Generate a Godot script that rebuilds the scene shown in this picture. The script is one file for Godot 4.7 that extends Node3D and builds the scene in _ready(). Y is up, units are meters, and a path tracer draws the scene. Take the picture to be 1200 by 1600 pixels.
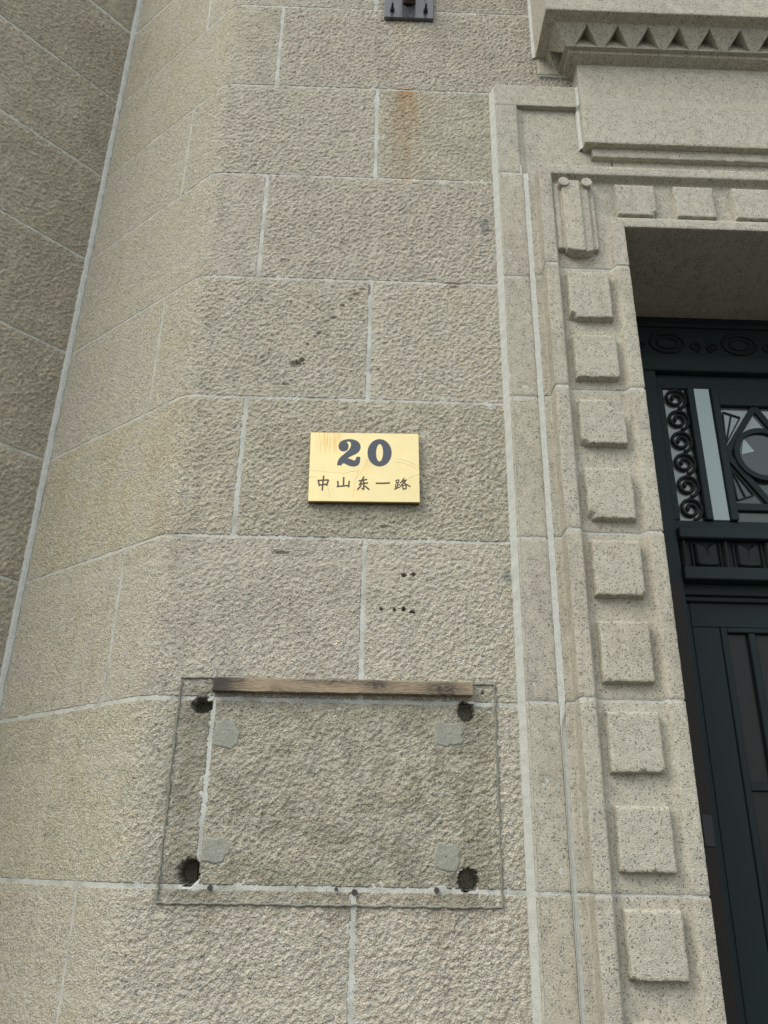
extends Node3D

# A granite corner with a brass house number beside a carved doorway, seen looking up from the pavement.
# Metres; the wall's front face lies near z = 0, y = 0 is eye height and the pavement is at y = -1.5.

const XC := 1.575          # middle of the doorway
const SF := 1.138          # length of the front face from the doorway strip to the corner
const RAD := 0.11           # the corner is rounded
const TH := 0.6946
const CHAM := 0.868
var TT: float = RAD * tan(TH / 2.0)
var H: Array[float] = [-1.5, -1.1, -0.58, -0.058, 0.458, 0.985, 1.514, 2.037, 2.553, 3.058, 3.562, 4.07, 4.58, 5.1]

var n_rough := FastNoiseLite.new()
var n_fine := FastNoiseLite.new()
var n_low := FastNoiseLite.new()
var n_edge := FastNoiseLite.new()
var n_stone := FastNoiseLite.new()
var n_streak := FastNoiseLite.new()
var rng := RandomNumberGenerator.new()
var M := {}
var feats := []


class MB:
	var v := PackedVector3Array()
	var n := PackedVector3Array()
	var uv := PackedVector2Array()
	var rect := Rect2()
	func tri(a: Vector3, b: Vector3, c: Vector3, hint: Vector3) -> void:
		var nn := (b - a).cross(c - a)
		if nn.length() < 1e-13:
			return
		nn = nn.normalized()
		if nn.dot(hint) < 0.0:
			nn = -nn
			var t := b
			b = c
			c = t
		for p: Vector3 in [a, c, b]:
			v.append(p)
			n.append(nn)
			if rect.size.x > 0.0:
				uv.append(Vector2((p.x - rect.position.x) / rect.size.x, 1.0 - (p.y - rect.position.y) / rect.size.y))
	func quad(a: Vector3, b: Vector3, c: Vector3, d: Vector3, hint: Vector3) -> void:
		tri(a, b, c, hint)
		tri(a, c, d, hint)
	func box(p: Vector3, q: Vector3, b: float) -> void:
		# a box between two corners with chamfered edges
		var c := (p + q) / 2.0
		var e := (q - p) / 2.0
		var f := Vector3(maxf(e.x - b, 0.0), maxf(e.y - b, 0.0), maxf(e.z - b, 0.0))
		for ax in 3:
			var u := (ax + 1) % 3
			var w := (ax + 2) % 3
			for s: float in [-1.0, 1.0]:
				var k: Array[Vector3] = []
				for m: Vector2 in [Vector2(-1, -1), Vector2(1, -1), Vector2(1, 1), Vector2(-1, 1)]:
					var r := Vector3.ZERO
					r[ax] = s * e[ax]
					r[u] = m.x * f[u]
					r[w] = m.y * f[w]
					k.append(c + r)
				var h := Vector3.ZERO
				h[ax] = s
				quad(k[0], k[1], k[2], k[3], h)
		if b <= 0.0:
			return
		for ax in 3:
			var u := (ax + 1) % 3
			var w := (ax + 2) % 3
			for s: float in [-1.0, 1.0]:
				for t: float in [-1.0, 1.0]:
					var k: Array[Vector3] = []
					for m: Vector3 in [Vector3(-1, 1, 0), Vector3(1, 1, 0), Vector3(1, 0, 1), Vector3(-1, 0, 1)]:
						var r := Vector3.ZERO
						r[ax] = m.x * f[ax]
						r[u] = s * (e[u] if m.y > 0.5 else f[u])
						r[w] = t * (e[w] if m.z > 0.5 else f[w])
						k.append(c + r)
					var h := Vector3.ZERO
					h[u] = s
					h[w] = t
					quad(k[0], k[1], k[2], k[3], h)
		for sx: float in [-1.0, 1.0]:
			for sy: float in [-1.0, 1.0]:
				for sz: float in [-1.0, 1.0]:
					tri(c + Vector3(sx * e.x, sy * f.y, sz * f.z), c + Vector3(sx * f.x, sy * e.y, sz * f.z), c + Vector3(sx * f.x, sy * f.y, sz * e.z), Vector3(sx, sy, sz))
	func prism(poly: PackedVector2Array, z0: float, z1: float) -> void:
		var ix := Geometry2D.triangulate_polygon(poly)
		for i in range(0, ix.size(), 3):
			for z: float in [z0, z1]:
				tri(Vector3(poly[ix[i]].x, poly[ix[i]].y, z), Vector3(poly[ix[i + 1]].x, poly[ix[i + 1]].y, z), Vector3(poly[ix[i + 2]].x, poly[ix[i + 2]].y, z), Vector3(0, 0, 1 if z == z1 else -1))
		var cw := 1.0 if Geometry2D.is_polygon_clockwise(poly) else -1.0
		for i in poly.size():
			var a := poly[i]
			var b := poly[(i + 1) % poly.size()]
			var d := (b - a).orthogonal() * cw
			var h := Vector3(-d.x, -d.y, 0)
			var outward := Vector2(b.y - a.y, a.x - b.x) * (-cw)
			h = Vector3(outward.x, outward.y, 0)
			quad(Vector3(a.x, a.y, z0), Vector3(b.x, b.y, z0), Vector3(b.x, b.y, z1), Vector3(a.x, a.y, z1), h)
	func tube(path: PackedVector3Array, r: float, sides: int) -> void:
		var rings: Array = []
		var norms: Array = []
		for i in path.size():
			var d := (path[mini(i + 1, path.size() - 1)] - path[maxi(i - 1, 0)]).normalized()
			var a := d.cross(Vector3(0, 0, 1))
			if a.length() < 0.01:
				a = d.cross(Vector3(0, 1, 0))
			a = a.normalized()
			var b := a.cross(d).normalized()
			var ring: Array[Vector3] = []
			var nr: Array[Vector3] = []
			for k in sides + 1:
				var t := TAU * k / sides
				nr.append(a * cos(t) + b * sin(t))
				ring.append(path[i] + nr[k] * r)
			rings.append(ring)
			norms.append(nr)
		for i in path.size() - 1:
			for k in sides:
				var q := [[i, k], [i, k + 1], [i + 1, k + 1], [i + 1, k]]
				for t in [[0, 1, 2], [0, 2, 3]]:
					var p: Array[Vector3] = []
					var m: Array[Vector3] = []
					for e in t:
						p.append(rings[q[e][0]][q[e][1]])
						m.append(norms[q[e][0]][q[e][1]])
					if (p[1] - p[0]).cross(p[2] - p[0]).dot(m[0]) > 0.0:
						var sw := p[1]
						p[1] = p[2]
						p[2] = sw
						var sn := m[1]
						m[1] = m[2]
						m[2] = sn
					for e in 3:
						v.append(p[e])
						n.append(m[e])
		for end: int in [0, path.size() - 1]:
			var h: Vector3 = path[end] - path[1 if end == 0 else path.size() - 2]
			for k in sides:
				tri(path[end], rings[end][k], rings[end][k + 1], h)
	func mesh() -> ArrayMesh:
		var a := []
		a.resize(Mesh.ARRAY_MAX)
		a[Mesh.ARRAY_VERTEX] = v
		a[Mesh.ARRAY_NORMAL] = n
		if rect.size.x > 0.0 and uv.size() == v.size():
			a[Mesh.ARRAY_TEX_UV] = uv
		var m := ArrayMesh.new()
		m.add_surface_from_arrays(Mesh.PRIMITIVE_TRIANGLES, a)
		return m


# ---------------------------------------------------------------- naming
func thing(called: String, label: String, category: String, at := Vector3.ZERO, group := "") -> Node3D:
	var o := Node3D.new()
	o.name = called
	add_child(o, true)
	o.position = at
	o.set_meta("label", label)
	o.set_meta("category", category)
	if group:
		o.set_meta("group", group)
	return o


var taken := {}
func put(parent: Node3D, called: String, m: Mesh, mat: Material, label := "") -> MeshInstance3D:
	var o := MeshInstance3D.new()
	var key := "%d/%s" % [parent.get_instance_id(), called]
	var k: int = taken.get(key, 0)
	taken[key] = k + 1
	o.name = called if k == 0 else "%s_%03d" % [called, k]
	o.mesh = m
	o.material_override = mat
	if label:
		o.set_meta("label", label)
	parent.add_child(o, true)
	return o


func box(parent: Node3D, called: String, x0: float, x1: float, y0: float, y1: float, z0: float, z1: float, mat: Material, b := 0.002, label := "") -> MeshInstance3D:
	var mb := MB.new()
	mb.box(Vector3(x0, y0, z0), Vector3(x1, y1, z1), b)
	return put(parent, called, mb.mesh(), mat, label)


# ---------------------------------------------------------------- grids
func grid_mesh(pos: PackedVector3Array, nu: int, nv: int, out: Vector3, cols := PackedColorArray(), uvs := PackedVector2Array()) -> ArrayMesh:
	var nor := normals(pos, nu, nv, out)
	var i0 := (nu / 2) + (nv / 2) * nu
	var du := pos[i0 + 1] - pos[i0]
	var dv := pos[i0 + nu] - pos[i0]
	var ccw := du.cross(dv).dot(nor[i0]) > 0.0
	var idx := PackedInt32Array()
	idx.resize((nu - 1) * (nv - 1) * 6)
	var w := 0
	for j in nv - 1:
		for i in nu - 1:
			var a := j * nu + i
			var b := a + 1
			var c := a + nu
			var d := c + 1
			if ccw:
				idx[w] = a; idx[w + 1] = c; idx[w + 2] = b
				idx[w + 3] = b; idx[w + 4] = c; idx[w + 5] = d
			else:
				idx[w] = a; idx[w + 1] = b; idx[w + 2] = c
				idx[w + 3] = b; idx[w + 4] = d; idx[w + 5] = c
			w += 6
	var arr := []
	arr.resize(Mesh.ARRAY_MAX)
	arr[Mesh.ARRAY_VERTEX] = pos
	arr[Mesh.ARRAY_NORMAL] = nor
	arr[Mesh.ARRAY_INDEX] = idx
	if cols.size():
		arr[Mesh.ARRAY_COLOR] = cols
	if uvs.size():
		arr[Mesh.ARRAY_TEX_UV] = uvs
	var m := ArrayMesh.new()
	m.add_surface_from_arrays(Mesh.PRIMITIVE_TRIANGLES, arr)
	return m


func normals(pos: PackedVector3Array, nu: int, nv: int, out: Vector3) -> PackedVector3Array:
	var nor := PackedVector3Array()
	nor.resize(pos.size())
	var total := 0.0
	for j in nv:
		var ja := maxi(j - 1, 0) * nu
		var jb := mini(j + 1, nv - 1) * nu
		for i in nu:
			var n := (pos[j * nu + mini(i + 1, nu - 1)] - pos[j * nu + maxi(i - 1, 0)]).cross(pos[jb + i] - pos[ja + i])
			total += n.dot(out)
			nor[j * nu + i] = n.normalized()
	if total < 0.0:
		for i in nor.size():
			nor[i] = -nor[i]
	return nor


# ---------------------------------------------------------------- rough wall
func profile(s: float) -> Array:
	# (place, normal) in plan of the front wall at length s from the doorway strip: front, rounded corner, chamfer
	var a := SF - TT
	if s <= a:
		return [Vector2(0.478 - s, 0), Vector2(0, 1)]
	var t := (s - a) / RAD
	if t < TH:
		return [Vector2(0.478 - a - RAD * sin(t), -RAD * (1.0 - cos(t))), Vector2(-sin(t), cos(t))]
	var q := s - a - RAD * TH + TT
	var d := Vector2(-cos(TH), -sin(TH))
	return [Vector2(0.478 - SF, 0) + d * q, Vector2(-sin(TH), cos(TH))]


func cham_s(q: float) -> float:
	return SF - TT + RAD * TH + q - TT


func profile_left(s: float) -> Array:
	# the wall that comes forward again at the far left
	return [Vector2(-1.3285, -0.555) + Vector2(-0.68, 0.734) * s, Vector2(0.734, 0.68)]


func stain(x: float, y: float, front: bool) -> Color:
	# lasting marks on the stone: rust under the bracket, dirt where the plaque hung
	var c := Color(1, 1, 1)
	# grime: broad blotches and faint runs that the rain has left
	var blotch := n_low.get_noise_2d(x * 1.3 + 11.0, y * 1.1)
	var run := n_streak.get_noise_2d(x * 9.0, y * 0.7)
	var fleck := n_low.get_noise_2d(x * 9.0 + 60.0, y * 9.0)
	c *= 1.0 + 0.12 * blotch + 0.07 * run
	if fleck > 0.28:
		c = c.lerp(Color(0.74, 0.73, 0.69), minf((fleck - 0.28) * 2.2, 0.6))
	if not front:
		return c
	if absf(x - 0.115) < 0.16 and y > 2.2 and y < 3.5:
		var wob := 2.0 * n_streak.get_noise_2d(x * 5.0, y * 0.9)
		var w := exp(-pow((x - 0.112 - 0.01 * wob) / 0.062, 2.0))
		var down := smoothstep(2.35, 3.0, y) * (1.0 - smoothstep(3.05, 3.09, y))
		var spot := exp(-pow((x - 0.115) / 0.03, 2.0) - pow((y - 3.045) / 0.03, 2.0)) + 0.7 * exp(-pow((x - 0.11) / 0.05, 2.0) - pow((y - 2.55) / 0.015, 2.0))
		var up := 0.5 * exp(-pow((x - 0.1) / 0.06, 2.0)) * smoothstep(3.05, 3.5, y)
		var k := clampf(w * down * (0.35 + 0.55 * n_streak.get_noise_2d(x * 14.0 + 3.0, y * 2.0) + 0.25) + 0.8 * spot + up * 0.6, 0.0, 1.0)
		c = c.lerp(Color(0.86, 0.46, 0.17), k * 0.62)
	if x > -0.58 and x < 0.43 and y > -0.35 and y < 0.56:
		var inside := smoothstep(-0.59, -0.5, x) * (1.0 - smoothstep(0.35, 0.42, x)) * smoothstep(-0.14, -0.06, y) * (1.0 - smoothstep(0.46, 0.54, y))
		var blot := 0.5 + 0.5 * n_low.get_noise_2d(x * 5.0 + 40.0, y * 5.0)
		var mott := n_low.get_noise_2d(x * 2.2 + 80.0, y * 2.2)
		c = c.lerp(Color(0.7, 0.7, 0.685), inside * (0.5 + 0.4 * blot))
		c = c.lerp(Color(0.5, 0.5, 0.46), inside * clampf(1.3 * mott + 0.25 * smoothstep(0.0, 0.35, x), 0.0, 0.6))
		var edge := inside * (1.0 - smoothstep(0.03, 0.17, minf(minf(x + 0.55, 0.4 - x), minf(y + 0.1, 0.52 - y))))
		c = c.lerp(Color(0.62, 0.62, 0.56), edge * (0.1 + 0.45 * blot))
		for p: Vector2 in [Vector2(0.31, 0.44), Vector2(0.3, -0.03), Vector2(-0.475, -0.03), Vector2(-0.475, 0.44)]:
			var q := Vector2(x - p.x, (y - p.y + 0.03) * 0.7).length()
			c = c.lerp(Color(0.42, 0.42, 0.4), 0.6 * exp(-pow(q / 0.055, 2.0)))
		# dirt washed down from the screws below the plaque
		for sx: float in [-0.41, -0.063, -0.012, 0.216]:
			var k2 := exp(-pow((x - sx) / 0.02, 2.0)) * (1.0 - smoothstep(-0.07, -0.05, y)) * smoothstep(-0.3, -0.08, y)
			c = c.lerp(Color(0.55, 0.52, 0.46), 0.5 * k2)
	# darker band below the number plate
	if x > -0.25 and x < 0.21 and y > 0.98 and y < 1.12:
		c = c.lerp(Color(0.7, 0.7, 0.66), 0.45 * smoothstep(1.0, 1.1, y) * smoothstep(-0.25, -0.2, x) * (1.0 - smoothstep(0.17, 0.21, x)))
	for g: Array in [[0.425, 2.32, 0.02, 0.045], [0.455, 0.87, 0.014, 0.03]]:
		var q2 := pow((x - g[0]) / g[2], 2.0) + pow((y - g[1]) / g[3], 2.0)
		if q2 < 4.0:
			c = c.lerp(Color(0.55, 0.6, 0.66), 0.8 * (1.0 - smoothstep(0.6, 1.3, q2 + 0.6 * n_low.get_noise_2d(x * 60.0, y * 60.0))))
	return c


func stone_face(parent: Node3D, prof: Callable, s0: float, s1: float, y0: float, y1: float, cell: float, off: float, amp: float, tone: Color, front: bool) -> void:
	var nu := int((s1 - s0) / cell) + 2
	var nv := int((y1 - y0) / cell) + 2
	var here := []
	if front:
		for f: Dictionary in feats:
			var fs: float = 0.478 - f.x
			if fs > s0 - 0.1 and fs < s1 + 0.1 and f.y > y0 - 0.1 and f.y < y1 + 0.1:
				here.append(f)
	var pos := PackedVector3Array()
	pos.resize(nu * nv)
	var col := PackedColorArray()
	col.resize(nu * nv)
	var uvs := PackedVector2Array()
	uvs.resize(nu * nv)
	for i in nu:
		var s := lerpf(s0, s1, float(i) / (nu - 1))
		var pn: Array = prof.call(s)
		var p: Vector2 = pn[0]
		var nn: Vector2 = pn[1]
		var turn := smoothstep(SF - TT - 0.05, SF + 0.12, s) if front else 0.0
		var am := amp * (1.0 - 0.45 * turn)
		for j in nv:
			var y := lerpf(y0, y1, float(j) / (nv - 1))
			var d := minf(minf(s - s0, s1 - s), minf(y - y0, y1 - y))
			var e := n_edge.get_noise_2d(s + off, y) + 0.7 * n_low.get_noise_2d((s + off) * 3.0, y * 3.0)
			var t := smoothstep(-0.001, 0.004, d + e * 0.0025)
			var so := s + off
			var big := n_rough.get_noise_2d(so, y)
			var rid := n_fine.get_noise_2d(so, y * 1.25)
			var low := n_low.get_noise_2d(so, y)
			var h := -0.003 + t * (0.0042 + 0.0015 * smoothstep(0.0, 0.1, d) + am * (0.35 * smoothstep(0.0, 0.03, d) + big * 1.1 + (rid + 0.55) * 1.25 + low * 0.3))
			if t > 0.95:
				h = maxf(h, 0.0008)
			var pit := n_edge.get_noise_2d(so + 50.0, y * 1.2)
			h -= t * am * 1.5 * maxf(0.0, pit - 0.22)
			if t > 0.95:
				h = maxf(h, 0.0006)
			# paler and yellower round the corner and along the chamfer
			var tint := tone * (1.0 + 0.09 * low + 0.05 * big) * Color(1.0 + 0.1 * turn, 1.0 + 0.095 * turn, 1.0 + 0.02 * turn)
			if not front or s >= SF:
				tint *= stain(so * 0.8, y, false)
			if front and s < SF:
				var x := 0.478 - s
				for f: Dictionary in here:
					var dx: float = (x - f.x) / f.rx
					var dy: float = (y - f.y) / f.ry
					var q: float = pow(pow(absf(dx), f.sq) + pow(absf(dy), f.sq), 1.0 / f.sq) + f.rag * n_edge.get_noise_2d(x * 1.5 + f.x, y * 1.5)
					if f.d > 0.001:
						var w := 1.0 - smoothstep(0.86, 1.0, q)
						h = lerpf(h, -f.d, w)
					else:
						h = lerpf(h, 0.0028, 1.0 - smoothstep(0.95, 1.12, q))
				tint *= stain(x, y, true)
			tint.a = 1.0
			var k := j * nu + i
			if i == 0 or j == 0 or i == nu - 1 or j == nv - 1:
				h = -0.008
			pos[k] = Vector3(p.x + nn.x * h, y, p.y + nn.y * h)
			col[k] = tint
			uvs[k] = Vector2(so / 0.62, -y / 0.62)
	var mid: Array = prof.call((s0 + s1) / 2.0)
	var o: Vector2 = mid[1]
	put(parent, "stone", grid_mesh(pos, nu, nv, Vector3(o.x, 0, o.y), col, uvs), M.rough)


func mortar_sheet(parent: Node3D, prof: Callable, s0: float, s1: float, y0: float, y1: float, off: float, cell := 0.02) -> void:
	# the bed joints: a sheet of mortar that the stones stand out of, with a thick body behind
	var nu := int((s1 - s0) / cell) + 2
	var nv := int((y1 - y0) / cell) + 2
	var pos := PackedVector3Array()
	var uvs := PackedVector2Array()
	var cols := PackedColorArray()
	for j in nv:
		for i in nu:
			var s := lerpf(s0, s1, float(i) / (nu - 1))
			var y := lerpf(y0, y1, float(j) / (nv - 1))
			var pn: Array = prof.call(s)
			var h := 0.0004 + 0.0011 * n_low.get_noise_2d(s * 3.0 + off, y * 3.0)
			if parent.has_meta("cut") and s < 1.1:
				var x := 0.478 - s
				for f: Dictionary in feats:
					var mg := 0.001 if cell < 0.01 else cell * 0.9
					if f.d > 0.001 and pow((x - f.x) / (f.rx + mg), 2.0) + pow((y - f.y) / (f.ry + mg), 2.0) < 1.0:
						h = -f.d - 0.02
			pos.append(Vector3(pn[0].x + pn[1].x * h, y, pn[0].y + pn[1].y * h))
			uvs.append(Vector2((s + off) / 0.62, -y / 0.62))
			var g := clampf(0.97 + 0.45 * n_low.get_noise_2d(s * 1.7 + off + 20.0, y * 1.7), 0.5, 1.05)
			cols.append(Color(g, g * 0.99, g * 0.96))
	var m: Array = prof.call((s0 + s1) / 2.0)
	put(parent, "mortar", grid_mesh(pos, nu, nv, Vector3(m[1].x, 0, m[1].y), cols, uvs), M.mortar)


# ---------------------------------------------------------------- dressed stone
func densify(pts: Array, bev: float, most: float) -> PackedVector2Array:
	var b: Array[Vector2] = []
	for i in pts.size():
		var p: Vector2 = pts[i]
		if i == 0 or i == pts.size() - 1:
			b.append(p)
			continue
		var a: Vector2 = pts[i - 1]
		var c: Vector2 = pts[i + 1]
		b.append(p + (a - p).limit_length(minf(bev, (a - p).length() * 0.4)))
		b.append(p + (c - p).limit_length(minf(bev, (c - p).length() * 0.4)))
	var out := PackedVector2Array()
	for i in b.size() - 1:
		var k := maxi(1, int(ceil((b[i + 1] - b[i]).length() / most)))
		for m in k:
			out.append(b[i].lerp(b[i + 1], float(m) / k))
	out.append(b[b.size() - 1])
	return out


func steps(a: float, b: float, step: float, lip: float) -> PackedFloat32Array:
	var out := PackedFloat32Array([a, a + lip])
	var k := maxi(1, int((b - a - 2.0 * lip) / step))
	for i in range(1, k):
		out.append(lerpf(a + lip, b - lip, float(i) / k))
	out.append(b - lip)
	out.append(b)
	return out


func sweep(pts: Array, ts: PackedFloat32Array, map: Callable, out: Vector3, tone: Color, dip0 := true, dip1 := true, amp := 0.0011, bev := 0.003, most := 0.012) -> ArrayMesh:
	var pr := densify(pts, bev, most)
	var nu := pr.size()
	var nv := ts.size()
	var pos := PackedVector3Array()
	pos.resize(nu * nv)
	for j in nv:
		for i in nu:
			pos[j * nu + i] = map.call(pr[i].x, pr[i].y, ts[j])
	var nor := normals(pos, nu, nv, out)
	var col := PackedColorArray()
	col.resize(nu * nv)
	for j in nv:
		for i in nu:
			var k := j * nu + i
			var p := pos[k]
			var a := n_stone.get_noise_3d(p.x, p.y, p.z)
			var h := amp * a
			var chip := n_low.get_noise_3d(p.x * 4.0, p.y * 4.0, p.z * 4.0)
			if chip > 0.42:
				h -= (chip - 0.42) * 0.012
			if (j == 0 and dip0) or (j == nv - 1 and dip1):
				h -= 0.004
			pos[k] = p + nor[k] * h
			var w := 1.0 + 0.09 * n_streak.get_noise_2d(p.x * 9.0, p.y * 0.8) + 0.15 * n_low.get_noise_3d(p.x * 0.8, p.y * 0.8 + 7.0, p.z)
			var c := tone * w
			c.a = 1.0
			col[k] = c
	return grid_mesh(pos, nu, nv, out, col)


func slab_mesh(x0: float, x1: float, y0: float, y1: float, zb: float, zt: float, bev := 0.003, slope := 0.004, cell := 0.009, amp := 0.0011, tone := Color(1, 1, 1), chips := []) -> ArrayMesh:
	var xs: Array[float] = [x0 - slope, x0]
	var ys: Array[float] = [y0 - slope, y0]
	var kx := maxi(2, int((x1 - x0) / cell))
	var ky := maxi(2, int((y1 - y0) / cell))
	for i in kx + 1:
		xs.append(lerpf(x0 + bev, x1 - bev, float(i) / kx))
	for i in ky + 1:
		ys.append(lerpf(y0 + bev, y1 - bev, float(i) / ky))
	xs.append_array([x1, x1 + slope])
	ys.append_array([y1, y1 + slope])
	var nu := xs.size()
	var nv := ys.size()
	var pos := PackedVector3Array()
	var col := PackedColorArray()
	for j in nv:
		for i in nu:
			var ring := mini(mini(i, nu - 1 - i), mini(j, nv - 1 - j))
			var x := xs[i]
			var y := ys[j]
			var z := zb if ring == 0 else (zt - bev * 0.9 if ring == 1 else zt)
			var w := n_stone.get_noise_3d(x, y, zt)
			if ring <= 2:
				var ly := y
				y += 0.0026 * n_edge.get_noise_2d(x * 0.5 + 5.0, zt + y0)
				x += 0.0024 * n_edge.get_noise_2d(ly * 0.5, zt + x0)
			if ring >= 1:
				z += amp * w
				for c: Array in chips:
					var q: float = Vector2(x - c[0], y - c[1]).length() + 0.008 * w
					if q < c[2]:
						z = maxf(zb, z - (c[2] - q) * 1.6)
			var lo := 1.0 + 0.09 * n_streak.get_noise_2d(x * 9.0, y * 0.8) + 0.15 * n_low.get_noise_3d(x * 0.8, y * 0.8 + 7.0, zt)
			pos.append(Vector3(x, y, z))
			var cc := tone * lo
			cc.a = 1.0
			col.append(cc)
	return grid_mesh(pos, nu, nv, Vector3(0, 0, 1), col)


# ---------------------------------------------------------------- textures
func seamless(kind: int, freq: float, sd: int, size: int, octaves := 1) -> PackedByteArray:
	var f := FastNoiseLite.new()
	f.seed = sd
	f.noise_type = kind
	f.frequency = freq
	f.fractal_type = FastNoiseLite.FRACTAL_FBM if octaves > 1 else FastNoiseLite.FRACTAL_NONE
	f.fractal_octaves = octaves
	f.cellular_return_type = FastNoiseLite.RETURN_CELL_VALUE
	f.cellular_jitter = 1.0
	var im := f.get_seamless_image(size, size)
	im.convert(Image.FORMAT_L8)
	return im.get_data()


func srgb_table() -> PackedByteArray:
	var t := PackedByteArray()
	for i in 1025:
		var l := i / 1024.0
		t.append(int(255.0 * (12.92 * l if l < 0.0031308 else 1.055 * pow(l, 1.0 / 2.4) - 0.055)))
	return t


func granite(base: Vector3, sd: int, contrast: float, dark: float, warm: float) -> ImageTexture:
	# interlocked grains of feldspar and quartz with scattered flakes of dark mica
	var size := 1024
	var a := seamless(FastNoiseLite.TYPE_CELLULAR, 0.2, sd, size)
	var b := seamless(FastNoiseLite.TYPE_CELLULAR, 0.16, sd + 1, size)
	var c := seamless(FastNoiseLite.TYPE_SIMPLEX_SMOOTH, 0.012, sd + 2, size, 4)
	var d := seamless(FastNoiseLite.TYPE_SIMPLEX, 0.09, sd + 3, size, 2)
	var t := srgb_table()
	var out := PackedByteArray()
	out.resize(size * size * 3)
	for i in size * size:
		var g := a[i] / 255.0 - 0.5
		var k := 1.0 + contrast * (g + 0.5 * (d[i] / 255.0 - 0.5)) + 0.22 * (c[i] / 255.0 - 0.5)
		var w := warm * (b[i] / 255.0 - 0.5)
		if b[i] / 255.0 < dark and d[i] > 105:
			k *= 0.3 + 0.25 * a[i] / 255.0
		out[i * 3] = t[clampi(int(base.x * k * (1.0 + w) * 1024.0), 0, 1024)]
		out[i * 3 + 1] = t[clampi(int(base.y * k * 1024.0), 0, 1024)]
		out[i * 3 + 2] = t[clampi(int(base.z * k * (1.0 - w) * 1024.0), 0, 1024)]
	return ImageTexture.create_from_image(Image.create_from_data(size, size, false, Image.FORMAT_RGB8, out))


func relief(sd: int, freq: float, octaves: int) -> ImageTexture:
	var a := seamless(FastNoiseLite.TYPE_SIMPLEX_SMOOTH, freq, sd, 1024, octaves)
	return ImageTexture.create_from_image(Image.create_from_data(1024, 1024, false, Image.FORMAT_L8, a))


func wood_texture() -> ImageTexture:
	var w := 768
	var h := 96
	var f := FastNoiseLite.new()
	f.seed = 5
	f.frequency = 1.0
	var im := Image.create(w, h, false, Image.FORMAT_RGB8)
	for x in w:
		for y in h:
			var u := float(x) / w
			var v := float(y) / h
			var knot := 0.0
			for k: Vector2 in [Vector2(0.24, 0.7), Vector2(0.63, 0.2)]:
				knot += exp(-pow((u - k.x) / 0.025, 2.0) - pow((v - k.y) / 0.25, 2.0))
			var r := v * 5.0 + 1.6 * f.get_noise_2d(u * 5.0, v * 1.2) + knot * 1.6
			var ring := 0.5 + 0.5 * sin(r * TAU)
			var fib := f.get_noise_2d(u * 40.0, v * 60.0)
			var c := Color(0.335, 0.275, 0.185).lerp(Color(0.2, 0.145, 0.09), 0.75 * pow(ring, 2.0) + 0.2 * fib)
			c = c.lerp(Color(0.06, 0.05, 0.045), clampf(knot * 0.4, 0.0, 1.0))
			# scorched left end, old oil and damp
			var char_l := 1.0 - smoothstep(0.05, 0.2, u + 0.05 * f.get_noise_2d(u * 20.0, v * 6.0) + 0.03 * v)
			c = c.lerp(Color(0.035, 0.032, 0.03), 0.95 * char_l)
			for s: Array in [[0.885, 0.6, 0.075, 0.6, 1.3], [0.63, 0.3, 0.06, 0.45, 1.1], [0.45, 0.15, 0.16, 0.3, 0.9], [0.3, 0.9, 0.1, 0.25, 0.5], [0.7, 0.95, 0.12, 0.2, 0.6], [0.8, 0.4, 0.2, 0.5, 0.25]]:
				c = c.lerp(Color(0.04, 0.036, 0.032), minf(0.95, s[4] * exp(-pow((u - s[0]) / s[2], 2.0) - pow((v - s[1]) / s[3], 2.0)) * clampf(0.75 + f.get_noise_2d(u * 30.0, v * 9.0), 0.0, 1.0)))
			im.set_pixel(x, y, c.linear_to_srgb())
	return ImageTexture.create_from_image(im)


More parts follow.
